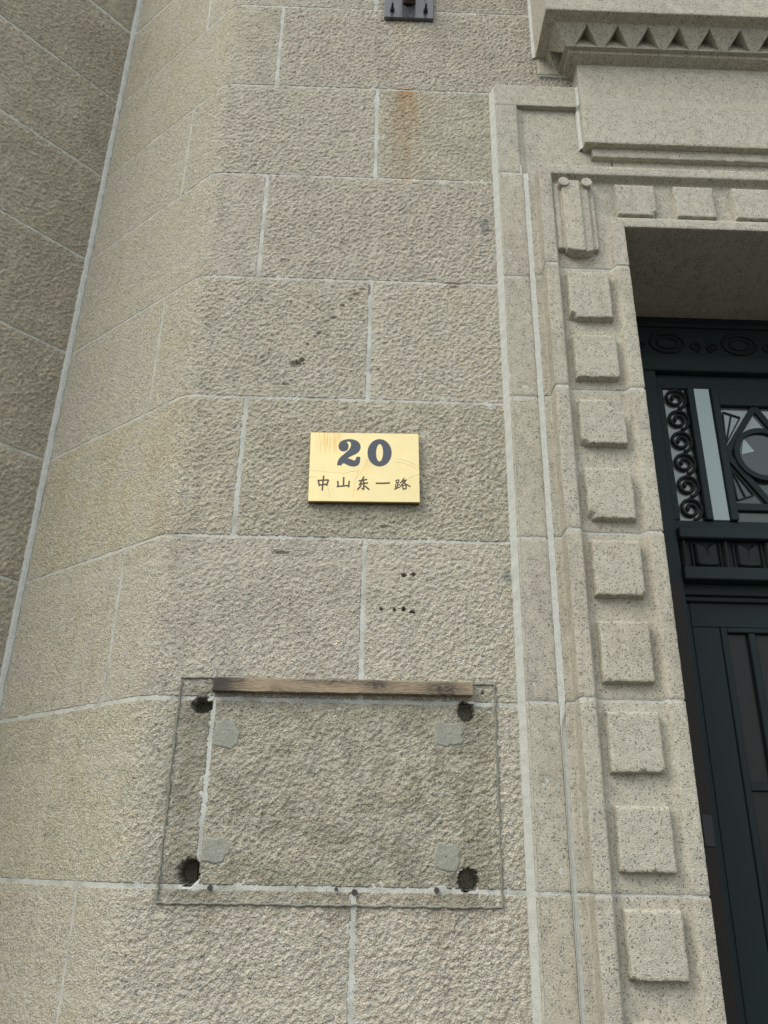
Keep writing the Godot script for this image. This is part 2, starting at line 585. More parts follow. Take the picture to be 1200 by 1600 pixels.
func brass_texture() -> ImageTexture:
	var w := 768
	var h := 536
	var f := FastNoiseLite.new()
	f.seed = 9
	f.frequency = 1.0
	f.fractal_octaves = 3
	var im := Image.create(w, h, false, Image.FORMAT_RGB8)
	for x in w:
		for y in h:
			var u := float(x) / w
			var v := float(y) / h
			var c := Color(0.70, 0.60, 0.325)
			c *= 1.0 + 0.05 * f.get_noise_2d(u * 3.0, v * 3.0) + 0.03 * f.get_noise_2d(u * 160.0, v * 5.0)
			var st := f.get_noise_2d(u * 34.0, v * 1.6)
			var tl := smoothstep(0.03, 0.1, u) * (1.0 - smoothstep(0.2, 0.36, u)) * (1.0 - smoothstep(0.12, 0.42, v))
			c = c.lerp(Color(0.58, 0.38, 0.13), clampf(tl * (0.45 + 0.8 * st), 0.0, 0.8))
			c = c.lerp(Color(0.72, 0.52, 0.2), clampf(0.5 * f.get_noise_2d(u * 5.0 + 9.0, v * 4.0) - 0.05, 0.0, 0.5))
			var e := minf(minf(u, 1.0 - u) * 1.43, minf(v, 1.0 - v))
			c = c.lerp(Color(0.35, 0.24, 0.09), clampf((0.014 - e) * 40.0 * (0.7 + f.get_noise_2d(u * 25.0, v * 25.0)) + 0.0, 0.0, 0.7))
			var rub := exp(-pow((u - 0.55) / 0.05, 2.0) - pow((v - 0.42) / 0.07, 2.0)) + 0.8 * exp(-pow((u - 0.43) / 0.035, 2.0) - pow((v - 0.84) / 0.018, 2.0))
			c = c.lerp(Color(0.6, 0.4, 0.18), clampf(rub * (0.35 + 0.6 * f.get_noise_2d(u * 30.0, v * 40.0)), 0.0, 0.6))
			im.set_pixel(x, y, c.linear_to_srgb())
	# scratches
	for s: Array in [[0.0, 0.56, 0.2, 0.585, 0.32, 0.6], [0.32, 0.6, 0.38, 0.57, 0.45, 0.56], [0.0, 0.655, 0.03, 0.655, 0.06, 0.658], [0.78, 0.43, 0.86, 0.42, 0.97, 0.52], [0.8, 0.38, 0.9, 0.4, 0.96, 0.47], [0.56, 0.3, 0.52, 0.5, 0.42, 0.68], [0.45, 0.56, 0.41, 0.68, 0.4, 0.95], [0.17, 0.78, 0.19, 0.88, 0.2, 0.96], [0.86, 0.7, 0.92, 0.64, 0.99, 0.6]]:
		for k in 600:
			var t := k / 599.0
			var a := Vector2(s[0], s[1]).lerp(Vector2(s[2], s[3]), t)
			var b := Vector2(s[2], s[3]).lerp(Vector2(s[4], s[5]), t)
			var p := a.lerp(b, t)
			var px := clampi(int(p.x * w), 0, w - 1)
			var py := clampi(int(p.y * h), 0, h - 2)
			for q in 2:
				im.set_pixel(px, py + q, im.get_pixel(px, py + q).lerp(Color(0.5, 0.38, 0.2), 0.22))
	return ImageTexture.create_from_image(im)


func mat(c: Color, rough: float, metal := 0.0) -> StandardMaterial3D:
	var m := StandardMaterial3D.new()
	m.albedo_color = c.linear_to_srgb()
	m.roughness = rough
	m.metallic = metal
	return m


func materials() -> void:
	var rough := StandardMaterial3D.new()
	rough.albedo_texture = granite(Vector3(0.424, 0.402, 0.330), 11, 0.46, 0.06, 0.14)
	rough.vertex_color_use_as_albedo = true
	rough.roughness = 0.95
	rough.metallic_specular = 0.3
	rough.heightmap_enabled = true
	rough.heightmap_texture = relief(31, 0.085, 3)
	rough.heightmap_scale = 0.4
	M.rough = rough
	var smooth := StandardMaterial3D.new()
	smooth.albedo_texture = granite(Vector3(0.40, 0.386, 0.316), 51, 0.34, 0.115, 0.08)
	smooth.vertex_color_use_as_albedo = true
	smooth.roughness = 0.9
	smooth.metallic_specular = 0.3
	smooth.uv1_triplanar = true
	smooth.uv1_world_triplanar = true
	smooth.uv1_triplanar_sharpness = 6.0
	smooth.uv1_scale = Vector3.ONE / 0.66
	smooth.heightmap_enabled = true
	smooth.heightmap_texture = relief(71, 0.12, 2)
	smooth.heightmap_scale = 0.16
	M.smooth = smooth
	var grout := StandardMaterial3D.new()
	grout.albedo_texture = granite(Vector3(0.47, 0.49, 0.455), 91, 0.22, 0.02, 0.05)
	grout.roughness = 0.95
	grout.vertex_color_use_as_albedo = true
	grout.uv1_triplanar = true
	grout.uv1_world_triplanar = true
	grout.uv1_scale = Vector3.ONE / 0.5
	grout.heightmap_enabled = true
	grout.heightmap_texture = relief(71, 0.12, 2)
	grout.heightmap_scale = 0.15
	M.mortar = grout
	var patch := grout.duplicate() as StandardMaterial3D
	patch.albedo_color = Color(0.56, 0.555, 0.505).linear_to_srgb()
	M.patch = patch
	var bead := grout.duplicate() as StandardMaterial3D
	bead.albedo_color = Color(0.42, 0.42, 0.37).linear_to_srgb()
	M.bead = bead
	M.core = mat(Color(0.2, 0.19, 0.17), 0.95)
	var paint := mat(Color(0.0155, 0.025, 0.0265), 0.5)
	paint.metallic_specular = 0.3
	paint.uv1_triplanar = true
	paint.uv1_world_triplanar = true
	paint.uv1_scale = Vector3.ONE * 1.5
	paint.roughness = 0.6
	paint.heightmap_enabled = true
	paint.heightmap_texture = relief(17, 0.03, 4)
	paint.heightmap_scale = 0.015
	M.paint = paint
	var old := paint.duplicate() as StandardMaterial3D
	old.albedo_color = Color(0.022, 0.02, 0.018).linear_to_srgb()
	M.old_paint = old
	var scroll := paint.duplicate() as StandardMaterial3D
	scroll.albedo_color = Color(0.014, 0.0175, 0.018).linear_to_srgb()
	M.iron = scroll
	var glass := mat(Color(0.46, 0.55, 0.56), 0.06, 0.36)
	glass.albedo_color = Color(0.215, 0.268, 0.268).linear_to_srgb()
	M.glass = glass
	var dark_reflection_glass := mat(Color(0.05, 0.068, 0.064), 0.1, 0.25)  # dark surroundings mirrored in the glass, painted into its colour
	M.bright_reflection_glass = mat(Color(0.19, 0.22, 0.225), 0.08, 0.33)  # the same glazing with a brighter reflection put into its colour
	M.round_glass = mat(Color(0.05, 0.062, 0.068), 0.06, 0.3)  # darkened to carry the dim reflection in the round pane
	M.dark_reflection_glass = dark_reflection_glass
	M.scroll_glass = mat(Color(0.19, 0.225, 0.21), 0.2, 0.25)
	var dim := mat(Color(0.017, 0.02, 0.019), 0.2, 0.0)
	dim.metallic_specular = 0.3
	M.dim_glass = dim
	var brass := StandardMaterial3D.new()
	brass.albedo_texture = brass_texture()
	brass.metallic = 0.75
	brass.roughness = 0.42
	M.brass = brass
	M.brass_edge = mat(Color(0.16, 0.11, 0.05), 0.6, 0.5)
	M.ink = mat(Color(0.052, 0.066, 0.088), 0.5)
	M.brown_ink = mat(Color(0.075, 0.05, 0.025), 0.55)
	var wood := StandardMaterial3D.new()
	wood.albedo_texture = wood_texture()
	wood.roughness = 0.85
	M.wood = wood
	M.steel = mat(Color(0.12, 0.125, 0.13), 0.5, 0.6)
	M.steel.uv1_triplanar = true
	M.steel.uv1_scale = Vector3.ONE * 4.0
	M.steel.roughness_texture = relief(15, 0.02, 4)
	M.rust = mat(Color(0.055, 0.035, 0.025), 0.85)
	M.bolt = mat(Color(0.025, 0.027, 0.03), 0.6, 0.3)
	M.plug = mat(Color(0.05, 0.045, 0.04), 0.9)
	var paving := StandardMaterial3D.new()
	paving.albedo_texture = smooth.albedo_texture
	paving.albedo_color = Color(0.5, 0.5, 0.51)
	paving.uv1_triplanar = true
	paving.uv1_world_triplanar = true
	paving.uv1_scale = Vector3.ONE / 0.9
	paving.roughness = 0.9
	M.paving = paving


func set_noise(f: FastNoiseLite, sd: int, freq: float, oct: int) -> void:
	f.seed = sd
	f.noise_type = FastNoiseLite.TYPE_SIMPLEX_SMOOTH
	f.frequency = freq
	f.fractal_type = FastNoiseLite.FRACTAL_FBM if oct > 1 else FastNoiseLite.FRACTAL_NONE
	f.fractal_octaves = oct


func _ready() -> void:
	# ---- camera, sky, sun, exposure
	var cam := Camera3D.new()
	cam.name = "camera"
	add_child(cam)
	cam.fov = 64.055
	cam.near = 0.05
	cam.far = 400.0
	cam.position = Vector3(0, 0, 2.5)
	cam.basis = Basis(Vector3.UP, deg_to_rad(-1.1587)) * Basis(Vector3.RIGHT, deg_to_rad(23.4543)) * Basis(Vector3.BACK, deg_to_rad(1.0527))
	var we := WorldEnvironment.new()
	we.name = "environment"
	var env := Environment.new()
	env.background_mode = Environment.BG_SKY
	var sky := Sky.new()
	var psm := ProceduralSkyMaterial.new()
	psm.sky_top_color = Color(0.93, 0.945, 0.965)
	psm.sky_horizon_color = Color(0.86, 0.87, 0.88)
	psm.sky_curve = 0.2
	psm.ground_bottom_color = Color(0.3, 0.3, 0.3)
	psm.ground_horizon_color = Color(0.5, 0.5, 0.5)
	psm.sun_angle_max = 60.0
	sky.sky_material = psm
	env.sky = sky
	env.background_energy_multiplier = 1.0
	env.ambient_light_source = Environment.AMBIENT_SOURCE_SKY
	env.tonemap_mode = Environment.TONE_MAPPER_LINEAR
	env.tonemap_exposure = 1.66
	env.sdfgi_enabled = true
	env.ssao_enabled = true
	env.ssil_enabled = true
	we.environment = env
	add_child(we)
	var sun := DirectionalLight3D.new()
	sun.name = "sun"
	sun.light_energy = 0.5
	sun.light_color = Color(1.0, 0.97, 0.92)
	sun.light_angular_distance = 34.0
	sun.shadow_enabled = true
	sun.sky_mode = DirectionalLight3D.SKY_MODE_LIGHT_ONLY
	add_child(sun)
	sun.look_at_from_position(Vector3(-0.72, 0.95, 0.62) * 10.0, Vector3.ZERO)

	rng.seed = 7
	set_noise(n_rough, 1, 44.0, 3)
	n_fine.seed = 2
	n_fine.noise_type = FastNoiseLite.TYPE_CELLULAR
	n_fine.cellular_return_type = FastNoiseLite.RETURN_DISTANCE
	n_fine.frequency = 78.0
	n_fine.fractal_type = FastNoiseLite.FRACTAL_NONE
	set_noise(n_low, 3, 4.5, 3)
	set_noise(n_edge, 4, 60.0, 2)
	set_noise(n_stone, 5, 70.0, 2)
	set_noise(n_streak, 6, 3.0, 3)
	materials()

	# ---- pavement
	var pm := PlaneMesh.new()
	pm.size = Vector2(300, 300)
	var ground := MeshInstance3D.new()
	ground.name = "pavement"
	ground.mesh = pm
	ground.material_override = M.paving
	ground.position = Vector3(0, -1.5, 100)
	ground.set_meta("kind", "structure")
	add_child(ground)

	build_walls()
	build_surround()
	build_entablature()
	build_door()
	build_plate()
	build_batten()
	build_bracket()


# ---------------------------------------------------------------- walls
func hole(x: float, y: float, rx: float, ry: float, d: float, rag := 0.35, sq := 2.5) -> void:
	feats.append({"x": x, "y": y, "rx": rx, "ry": ry, "d": d, "rag": rag, "sq": sq})


func build_walls() -> void:
	hole(-0.485, 0.436, 0.03, 0.023, 0.07, 0.3)
	hole(0.309, 0.435, 0.024, 0.03, 0.05, 0.25)
	hole(-0.474, -0.022, 0.031, 0.033, 0.08, 0.2)
	hole(0.305, -0.03, 0.029, 0.03, 0.06, 0.3)
	for p: Vector2 in [Vector2(0.12, 0.864), Vector2(0.149, 0.867), Vector2(0.089, 0.748), Vector2(0.119, 0.751), Vector2(0.148, 0.741), Vector2(0.048, 0.749), Vector2(0.361, 0.492)]:
		hole(p.x, p.y, 0.0058 + 0.0022 * sin(p.x * 900.0), 0.0055 + 0.0015 * sin(p.x * 500.0), 0.03, 0.5, 2.0)
	hole(-0.275, 1.655, 0.022, 0.012, 0.009, 0.7)
	hole(-0.255, 1.672, 0.01, 0.006, 0.012, 0.6)
	for p: Array in [[-0.045, 1.995, 0.016, 0.005], [-0.066, 1.972, 0.018, 0.005], [-0.09, 1.95, 0.012, 0.006], [-0.118, 1.915, 0.01, 0.005], [-0.15, 1.86, 0.012, 0.006], [-0.2, 1.79, 0.01, 0.008], [-0.24, 1.74, 0.006, 0.004], [-0.31, 1.57, 0.016, 0.006], [-0.42, 1.93, 0.01, 0.005], [0.02, 1.64, 0.006, 0.006], [0.3, 2.02, 0.02, 0.005], [-0.5, 2.6, 0.008, 0.006], [0.3, 1.2, 0.006, 0.004], [0.05, 1.03, 0.014, 0.006], [-0.28, 0.93, 0.03, 0.006]]:
		hole(p[0], p[1], p[2] * 0.75, p[3] * 0.8, 0.005, 0.8)
	# flat beds for the mortar patches
	hole(-0.408, 0.357, 0.041, 0.043, 0.0006, 0.05, 5.0)
	hole(0.258, 0.367, 0.045, 0.037, 0.0006, 0.05, 5.0)
	hole(-0.405, 0.037, 0.039, 0.035, 0.0006, 0.05, 5.0)
	hole(0.245, 0.03, 0.037, 0.037, 0.0006, 0.05, 5.0)

	var wall := thing("granite_wall", "rough granite block wall with rounded chamfered corner, left of the carved doorway", "wall")
	wall.set_meta("cut", true)
	var e := cham_s(CHAM - 0.013)
	var rows: Array = [
		[0, [0.0, 0.478 + 0.44, e]],
		[1, [0.0, 0.478 + 0.44, e]],
		[2, [0.0, 0.478 + 0.014, cham_s(0.2), e]],
		[3, [0.0, 0.478 + 0.45, e]],
		[4, [0.0, 0.478 + 0.011, cham_s(0.215), e]],
		[5, [0.0, 0.478 + 0.441, e]],
		[6, [0.0, 0.478 + 0.015, cham_s(0.205), e]],
		[7, [0.0, 0.478 + 0.443, e]],
		[8, [0.0, 0.478 + 0.011, cham_s(0.205), e]],
		[9, [-0.37, 0.478 + 0.445, e]],
		[10, [-0.23, 0.478 + 0.03, cham_s(0.2), e]],
		[11, [-0.23, 0.478 + 0.44, e]],
		[12, [-0.23, 0.478 + 0.03, cham_s(0.2), e]],
	]
	for r: Array in rows:
		var k: int = r[0]
		var cuts: Array = r[1]
		var cell := 0.0034
		if k < 2 or k > 10:
			cell = 0.012
		for i in cuts.size() - 1:
			var g := 0.0055 if i == 0 else 0.0045
			var s0: float = cuts[i] + (0.0045 if i == 1 else 0.0025) * (0.0 if i == 0 else 1.0)
			var s1: float = cuts[i + 1] - (0.0045 if i == 0 else 0.0025) * (0.0 if i == cuts.size() - 2 else 1.0)
			if k == 3:
				s0 = cuts[i] + (0.003 if i else 0.0)
				s1 = cuts[i + 1] - (0.003 if i == 0 else 0.0)
			var v := rng.randf_range(-0.09, 0.08)
			var tone := Color(1.0 + v + rng.randf_range(-0.015, 0.022), 1.0 + v, 1.0 + v + rng.randf_range(-0.04, 0.025))
			stone_face(wall, profile, s0, s1, H[k] + gap_of(k), H[k + 1] - gap_of(k + 1), cell, k * 3.7 + i * 1.3, 0.0025 + 0.0013 * rng.randf(), tone, true)
	mortar_sheet(wall, profile, -0.37, e + 0.02, -1.5, -0.7, 0.0)
	mortar_sheet(wall, profile, -0.01, 1.08, -0.7, 1.0, 0.0, 0.006)
	mortar_sheet(wall, profile, 1.08, e + 0.02, -0.7, 1.0, 0.0)
	mortar_sheet(wall, profile, -0.37, e + 0.02, 1.0, 5.1, 0.0)

	# mortar fillets: along the doorway strip, in the inner corner and beside the cornice
	var fil := MB.new()
	ribbon(fil, func(y: float) -> Array:
		var w := 0.0016 * n_edge.get_noise_2d(y * 0.4, 1.0)
		return [Vector3(0.4665 + w, y, 0.0), Vector3(0.469 + w, y, 0.0085), Vector3(0.481 + w * 0.5, y, 0.036), Vector3(0.489, y, 0.0555)], -1.5, 3.05, Vector3(-1, 0, 1))
	put(wall, "mortar_fillet", fil.mesh(), M.mortar)
	fil = MB.new()
	ribbon(fil, func(y: float) -> Array:
		var w := 0.0025 * n_edge.get_noise_2d(y * 0.3, 4.0)
		var u := 0.0035 * n_low.get_noise_2d(y * 4.0, 2.0)
		return [Vector3(-1.321, y, -0.56), Vector3(-1.318 + w + u, y, -0.5445), Vector3(-1.329 + w, y, -0.538), Vector3(-1.341 + w - u, y, -0.5385), Vector3(-1.35, y, -0.548)], -1.5, 5.1, Vector3(0.1, 0, 1))
	put(wall, "mortar_fillet", fil.mesh(), M.mortar)
	fil = MB.new()
	ribbon(fil, func(y: float) -> Array:
		var w := 0.0015 * n_edge.get_noise_2d(y * 0.4, 9.0)
		return [Vector3(0.664 + w, y, -0.002), Vector3(0.667 + w, y, 0.009), Vector3(0.68, y, 0.016)], 3.275, 5.1, Vector3(-1, 0, 1))
	put(wall, "mortar_fillet", fil.mesh(), M.mortar)

	# traces of the plaque that hung here
	var bead_paths: Array = [
		[Vector2(-0.555, 0.52), Vector2(0.398, 0.518)], [Vector2(0.398, 0.518), Vector2(0.397, -0.097)],
		[Vector2(0.397, -0.097), Vector2(-0.553, -0.1)], [Vector2(-0.553, -0.1), Vector2(-0.555, 0.52)]]
	for b: Array in bead_paths:
		var path := PackedVector3Array()
		var a: Vector2 = b[0]
		var c: Vector2 = b[1]
		var nrm := (c - a).orthogonal().normalized()
		var kk := int((c - a).length() / 0.012)
		for i in kk + 1:
			var t := float(i) / kk
			var p := a.lerp(c, t) + nrm * 0.004 * n_edge.get_noise_2d(t * 0.6, a.x * 7.0 + a.y)
			path.append(Vector3(p.x, p.y, 0.005 + 0.005 * n_edge.get_noise_2d(t * 0.5 + 3.0, a.x)))
		var mb := MB.new()
		mb.tube(path, 0.0034, 7)
		put(wall, "sealant_bead", mb.mesh(), M.bead)
	for p: Array in [[-0.408, 0.357, 0.042, 0.044, "grey mortar patch at the upper left of the plaque mark"], [0.258, 0.367, 0.046, 0.038, "grey mortar patch at the upper right of the plaque mark"], [-0.405, 0.037, 0.04, 0.036, "grey mortar patch at the lower left of the plaque mark"], [0.245, 0.03, 0.038, 0.038, "pale mortar patch at the lower right of the plaque mark"]]:
		patch_piece(wall, p)
	for p: Array in [[-0.411, -0.06, 0.0075], [-0.063, -0.058, 0.005], [-0.012, -0.065, 0.0085], [0.216, -0.056, 0.0075]]:
		var cy := CylinderMesh.new()
		cy.top_radius = p[2] * 0.85
		cy.bottom_radius = p[2]
		cy.height = 0.012
		cy.radial_segments = 14
		var o := put(wall, "wall_plug", cy, M.plug)
		o.rotation.x = PI / 2
		o.position = Vector3(p[0], p[1], 0.005)
	# spalled mortar standing in the torn fixing holes
	for p: Array in [[-0.461, 0.455, 0.011, 0.005, 0.5], [0.325, 0.462, 0.011, 0.004, 0.2], [0.281, -0.003, 0.009, 0.009, 0.7], [0.318, -0.06, 0.014, 0.004, 0.2]]:
		var poly := PackedVector2Array()
		for i in 9:
			var t := TAU * i / 9.0
			var r := 1.0 + 0.45 * n_edge.get_noise_2d(p[0] * 3.0 + i * 0.9, p[1])
			poly.append(Vector2(p[0] + cos(t) * p[2] * r, p[1] + sin(t + p[4]) * p[3] * r))
		var mb := MB.new()
		mb.prism(poly, -0.012, 0.0025)
		put(wall, "mortar_fragment", mb.mesh(), M.mortar)

	# the body of the wall behind the stones
	var core := MB.new()
	core.prism(PackedVector2Array([Vector2(0.6, 0.02), Vector2(-0.66, 0.02), Vector2(-1.3285, 0.575), Vector2(-1.3285, 2.2), Vector2(0.6, 2.2)]), -1.5, 5.1)
	var co := put(wall, "wall_core", core.mesh(), M.core)
	co.rotation.x = -PI / 2
	co.position = Vector3(0, 0, -0.09)
	box(wall, "wall_core", 0.6, 2.0 * XC + 1.0, 2.23, 5.1, -2.0, -0.45, M.core)
	box(wall, "wall_core", 0.6, 2.0 * XC + 1.0, 2.67, 5.1, -0.449, -0.03, M.core)
	box(wall, "wall_core", 2.0 * XC - 0.6, 2.0 * XC + 1.0, -1.5, 2.229, -2.0, -0.02, M.core)

	var left := thing("angled_granite_wall", "shaded rough granite wall angled forward at the far left edge", "wall")
	for k in range(0, 13):
		var cuts2: Array = [0.012, 1.25, 1.7] if k % 2 else [0.012, 1.45, 1.7]
		for i in 2:
			var v2 := rng.randf_range(-0.05, 0.05)
			var far_cell := 0.0055 if i == 0 and k > 2 and k < 11 else 0.014
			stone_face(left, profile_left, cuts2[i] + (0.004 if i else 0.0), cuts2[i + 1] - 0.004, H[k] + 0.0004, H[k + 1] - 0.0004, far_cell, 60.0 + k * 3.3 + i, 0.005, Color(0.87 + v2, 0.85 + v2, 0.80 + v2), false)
	mortar_sheet(left, profile_left, 0.0, 1.7, -1.5, 5.1, 60.0)
	var mb2 := MB.new()
	mb2.prism(PackedVector2Array([Vector2(-1.345, 0.57), Vector2(-2.495, -0.68), Vector2(-4.2, -0.4), Vector2(-1.345, 2.2)]), -1.5, 5.1)
	var lc := put(left, "wall_core", mb2.mesh(), M.core)
	lc.rotation.x = -PI / 2


func gap_of(k: int) -> float:
	# the two lowest beds in view are pointed wider than the rest
	return 0.0028 if k == 3 else (0.0022 if k == 4 else 0.0004)


func ribbon(mb: MB, section: Callable, y0: float, y1: float, hint: Vector3) -> void:
	var k := int((y1 - y0) / 0.015)
	var last: Array = section.call(y0)
	for i in range(1, k + 1):
		var now: Array = section.call(lerpf(y0, y1, float(i) / k))
		for j in last.size() - 1:
			mb.quad(last[j], last[j + 1], now[j + 1], now[j], hint)
		last = now


func patch_piece(wall: Node3D, p: Array) -> void:
	var rings := 9
	var seg := 40
	var nu := seg + 1
	var pos := PackedVector3Array()
	for j in rings + 1:
		var q := maxf(0.03, float(j) / rings)
		for i in nu:
			var t := TAU * (i % seg) / seg
			var c := cos(t)
			var s := sin(t)
			var m := pow(pow(absf(c), 5.0) + pow(absf(s), 5.0), -1.0 / 5.0)
			m *= 1.0 + 0.3 * n_edge.get_noise_2d(c * 0.02 + p[0], s * 0.02 + p[1])
			var x: float = p[0] + c * m * q * p[2]
			var y: float = p[1] + s * m * q * p[3]
			var z := 0.004 + 0.001 * n_stone.get_noise_2d(x, y)
			if j == rings:
				z = -0.006
			pos.append(Vector3(x, y, z))
	put(wall, "mortar_patch", grid_mesh(pos, nu, rings + 1, Vector3(0, 0, 1)), M.patch, p[4])


# ---------------------------------------------------------------- doorway surround
func tone_of() -> Color:
	var v := rng.randf_range(-0.05, 0.05)
	return Color(1.0 + v + rng.randf_range(-0.01, 0.02), 1.0 + v, 1.0 + v + rng.randf_range(-0.02, 0.03))


func build_surround() -> void:
	var sur := thing("door_surround", "carved pale granite surround with raised square blocks framing the dark doorway", "doorway")
	var jamb_profile: Array = [Vector2(0.0, -0.44), Vector2(0.0, 0.132), Vector2(0.046, 0.132), Vector2(0.06, 0.106), Vector2(0.25, 0.106), Vector2(0.264, 0.137), Vector2(0.31, 0.137), Vector2(0.31, 0.061), Vector2(0.336, 0.061), Vector2(0.336, 0.0)]
	var flat_profile: Array = []
	for p: Vector2 in [Vector2(0.0024, -0.44), Vector2(0.0024, 0.1296), Vector2(0.046, 0.1296), Vector2(0.06, 0.1036), Vector2(0.25, 0.1036), Vector2(0.264, 0.1346), Vector2(0.3076, 0.1346), Vector2(0.3076, 0.0586), Vector2(0.334, 0.0586), Vector2(0.334, 0.0)]:
		flat_profile.append(p)
	var blocks: Array = [[2.004, 1.803], [1.726, 1.553], [1.462, 1.296], [1.206, 1.028], [0.951, 0.772], [0.69, 0.508], [0.423, 0.255], [0.165, -0.002], [-0.093, -0.256], [-0.35, -0.53], [-0.62, -0.8], [-0.9, -1.08], [-1.17, -1.36]]
	for side in 2:
		var mir := func(v: Vector3) -> Vector3:
			return v if side == 0 else Vector3(2.0 * XC - v.x, v.y, v.z)
		var step := 0.012 if side == 0 else 0.04
		for k in range(0, 8):
			var y0 := H[k] + 0.002
			var y1 := H[k + 1] - 0.002
			var tone := tone_of()
			# the plain strip beside the mouldings
			var sm := sweep([Vector2(0.48, -0.05), Vector2(0.484, 0.054), Vector2(0.581, 0.054), Vector2(0.581, 0.0)], steps(y0, y1, step, 0.003), func(d: float, z: float, t: float) -> Vector3: return mir.call(Vector3(d, t, z)), Vector3(0, 0, 1), tone_of())
			put(sur, "strip_stone", sm, M.smooth)
			var stone: MeshInstance3D
			if k < 7:
				stone = put(sur, "jamb_stone", sweep(jamb_profile, steps(y0, y1, step, 0.003), func(d: float, z: float, t: float) -> Vector3: return mir.call(Vector3(0.932 - d, t, z)), Vector3(0, 0, 1), tone), M.smooth)
			else:
				stone = put(sur, "jamb_stone", sweep(jamb_profile.slice(0, 9), steps(0.0, 1.0, step / 0.35, 0.01), func(d: float, z: float, t: float) -> Vector3:
					return mir.call(Vector3(0.932 - d, lerpf(y0, 2.222 + minf(d, 0.31) * 0.95, t), z)), Vector3(0, 0, 1), tone, true, false), M.smooth)
			for b: Array in blocks:
				if b[1] > y0 - 0.02 and b[0] < y1 + 0.02:
					var chips := []
					if absf(b[0] - 1.462) < 0.01:
						chips = [[0.852, 1.462, 0.052], [0.703, 1.296, 0.016]]
					elif absf(b[0] - 1.206) < 0.01:
						chips = [[0.853, 1.206, 0.018], [0.703, 1.03, 0.02]]
					elif absf(b[0] - 2.004) < 0.01:
						chips = [[0.703, 1.803, 0.02]]
					else:
						chips = [[rng.randf_range(0.7, 0.85), b[1], 0.006], [0.852 if rng.randf() > 0.5 else 0.7, b[1], 0.009]]
					var bx0 := 0.701 if side == 0 else 2.0 * XC - 0.851
					if side:
						chips = []
					put(stone, "raised_block", slab_mesh(bx0, bx0 + 0.15, b[1], b[0], 0.1, 0.1315 + rng.randf_range(-0.001, 0.002), 0.0035, 0.004, 0.007, 0.0012, tone * Color(1.02, 1.02, 1.02), chips), M.smooth)
		# thin mortar in the joints
		put(sur, "joint_mortar", sweep(flat_profile, steps(-1.5, 2.04, 0.1, 0.01), func(d: float, z: float, t: float) -> Vector3: return mir.call(Vector3(0.932 - d, t, z)), Vector3(0, 0, 1), Color(1, 1, 1), false, false, 0.0, 0.004, 0.05), M.mortar)
		put(sur, "joint_mortar", sweep([Vector2(0.486, -0.05), Vector2(0.486, 0.0525), Vector2(0.579, 0.0525), Vector2(0.579, 0.0)], steps(-1.5, 2.6, 0.1, 0.01), func(d: float, z: float, t: float) -> Vector3: return mir.call(Vector3(d, t, z)), Vector3(0, 0, 1), Color(1, 1, 1), false, false, 0.0, 0.004, 0.05), M.mortar)
		# the bright pointed joint between strip and mouldings
		var ca := MB.new()
		ribbon(ca, func(y: float) -> Array:
			var w := 0.0016 * n_edge.get_noise_2d(y * 0.4, 21.0)
			var thin := smoothstep(0.36, 0.47, y)
			return [mir.call(Vector3(lerpf(0.5805, 0.5795, thin) + w, y, 0.045)), mir.call(Vector3(lerpf(0.5815, 0.5805, thin) + w, y, lerpf(0.05, 0.0572, thin))), mir.call(Vector3(lerpf(0.583, 0.588, thin) + w, y, lerpf(0.0548, 0.0586, thin))), mir.call(Vector3(lerpf(0.585, 0.5985, thin) + w, y, lerpf(0.052, 0.0615, thin))), mir.call(Vector3(0.5995 + w, y, 0.05))], -1.5, 2.545, Vector3(0, 0, 1))
		put(sur, "pointed_joint", ca.mesh(), M.mortar)
		# upper panel with its raised border
		var tb := tone_of()
		put(sur, "panel_stone", slab_piece(side, 0.592, 0.95, 2.5, 2.97, -0.02, 0.031, tb), M.smooth)
		put(sur, "border_stone", sweep([Vector2(0.48, -0.05), Vector2(0.484, 0.054), Vector2(0.571, 0.054), Vector2(0.576, 0.043), Vector2(0.602, 0.031), Vector2(0.606, 0.02)], steps(2.555, 2.93, step, 0.003), func(d: float, z: float, t: float) -> Vector3: return mir.call(Vector3(d, t, z)), Vector3(0, 0, 1), tb, true, false), M.smooth)
		put(sur, "border_stone", slab_piece(side, 0.484, 0.9, 2.9305, 3.05, -0.02, 0.054, tb), M.smooth)

	put(sur, "panel_stone", slab_mesh(0.953, 2.0 * XC - 0.953, 2.5, 2.8, -0.02, 0.031, 0.003, 0.001, 0.012, 0.0011, tone_of()), M.smooth)
	# lintel
	var lint: Array = []
	for p: Vector2 in jamb_profile.slice(0, 7):
		lint.append(Vector2(p.x, p.y))
	lint.append(Vector2(0.31, 0.02))
	var xr := 2.0 * XC - 0.932
	var lt := tone_of()
	var ls := put(sur, "lintel_stone", sweep(lint, steps(0.0, 1.0, 0.01, 0.003), func(d: float, z: float, t: float) -> Vector3: return Vector3(lerpf(0.932 - d, xr + d, t), 2.222 + d * 0.95, z), Vector3(0, 0, 1), lt, false, false), M.smooth)
	var px := 0.916
	for i in 6:
		var ch := [[px + 0.15, 2.285, 0.018]] if i == 0 else []
		put(ls, "raised_block", slab_mesh(px, px + 0.15, 2.283, 2.432, 0.1, 0.131, 0.0035, 0.004, 0.007, 0.0012, lt, ch), M.smooth)
		px += 0.2265
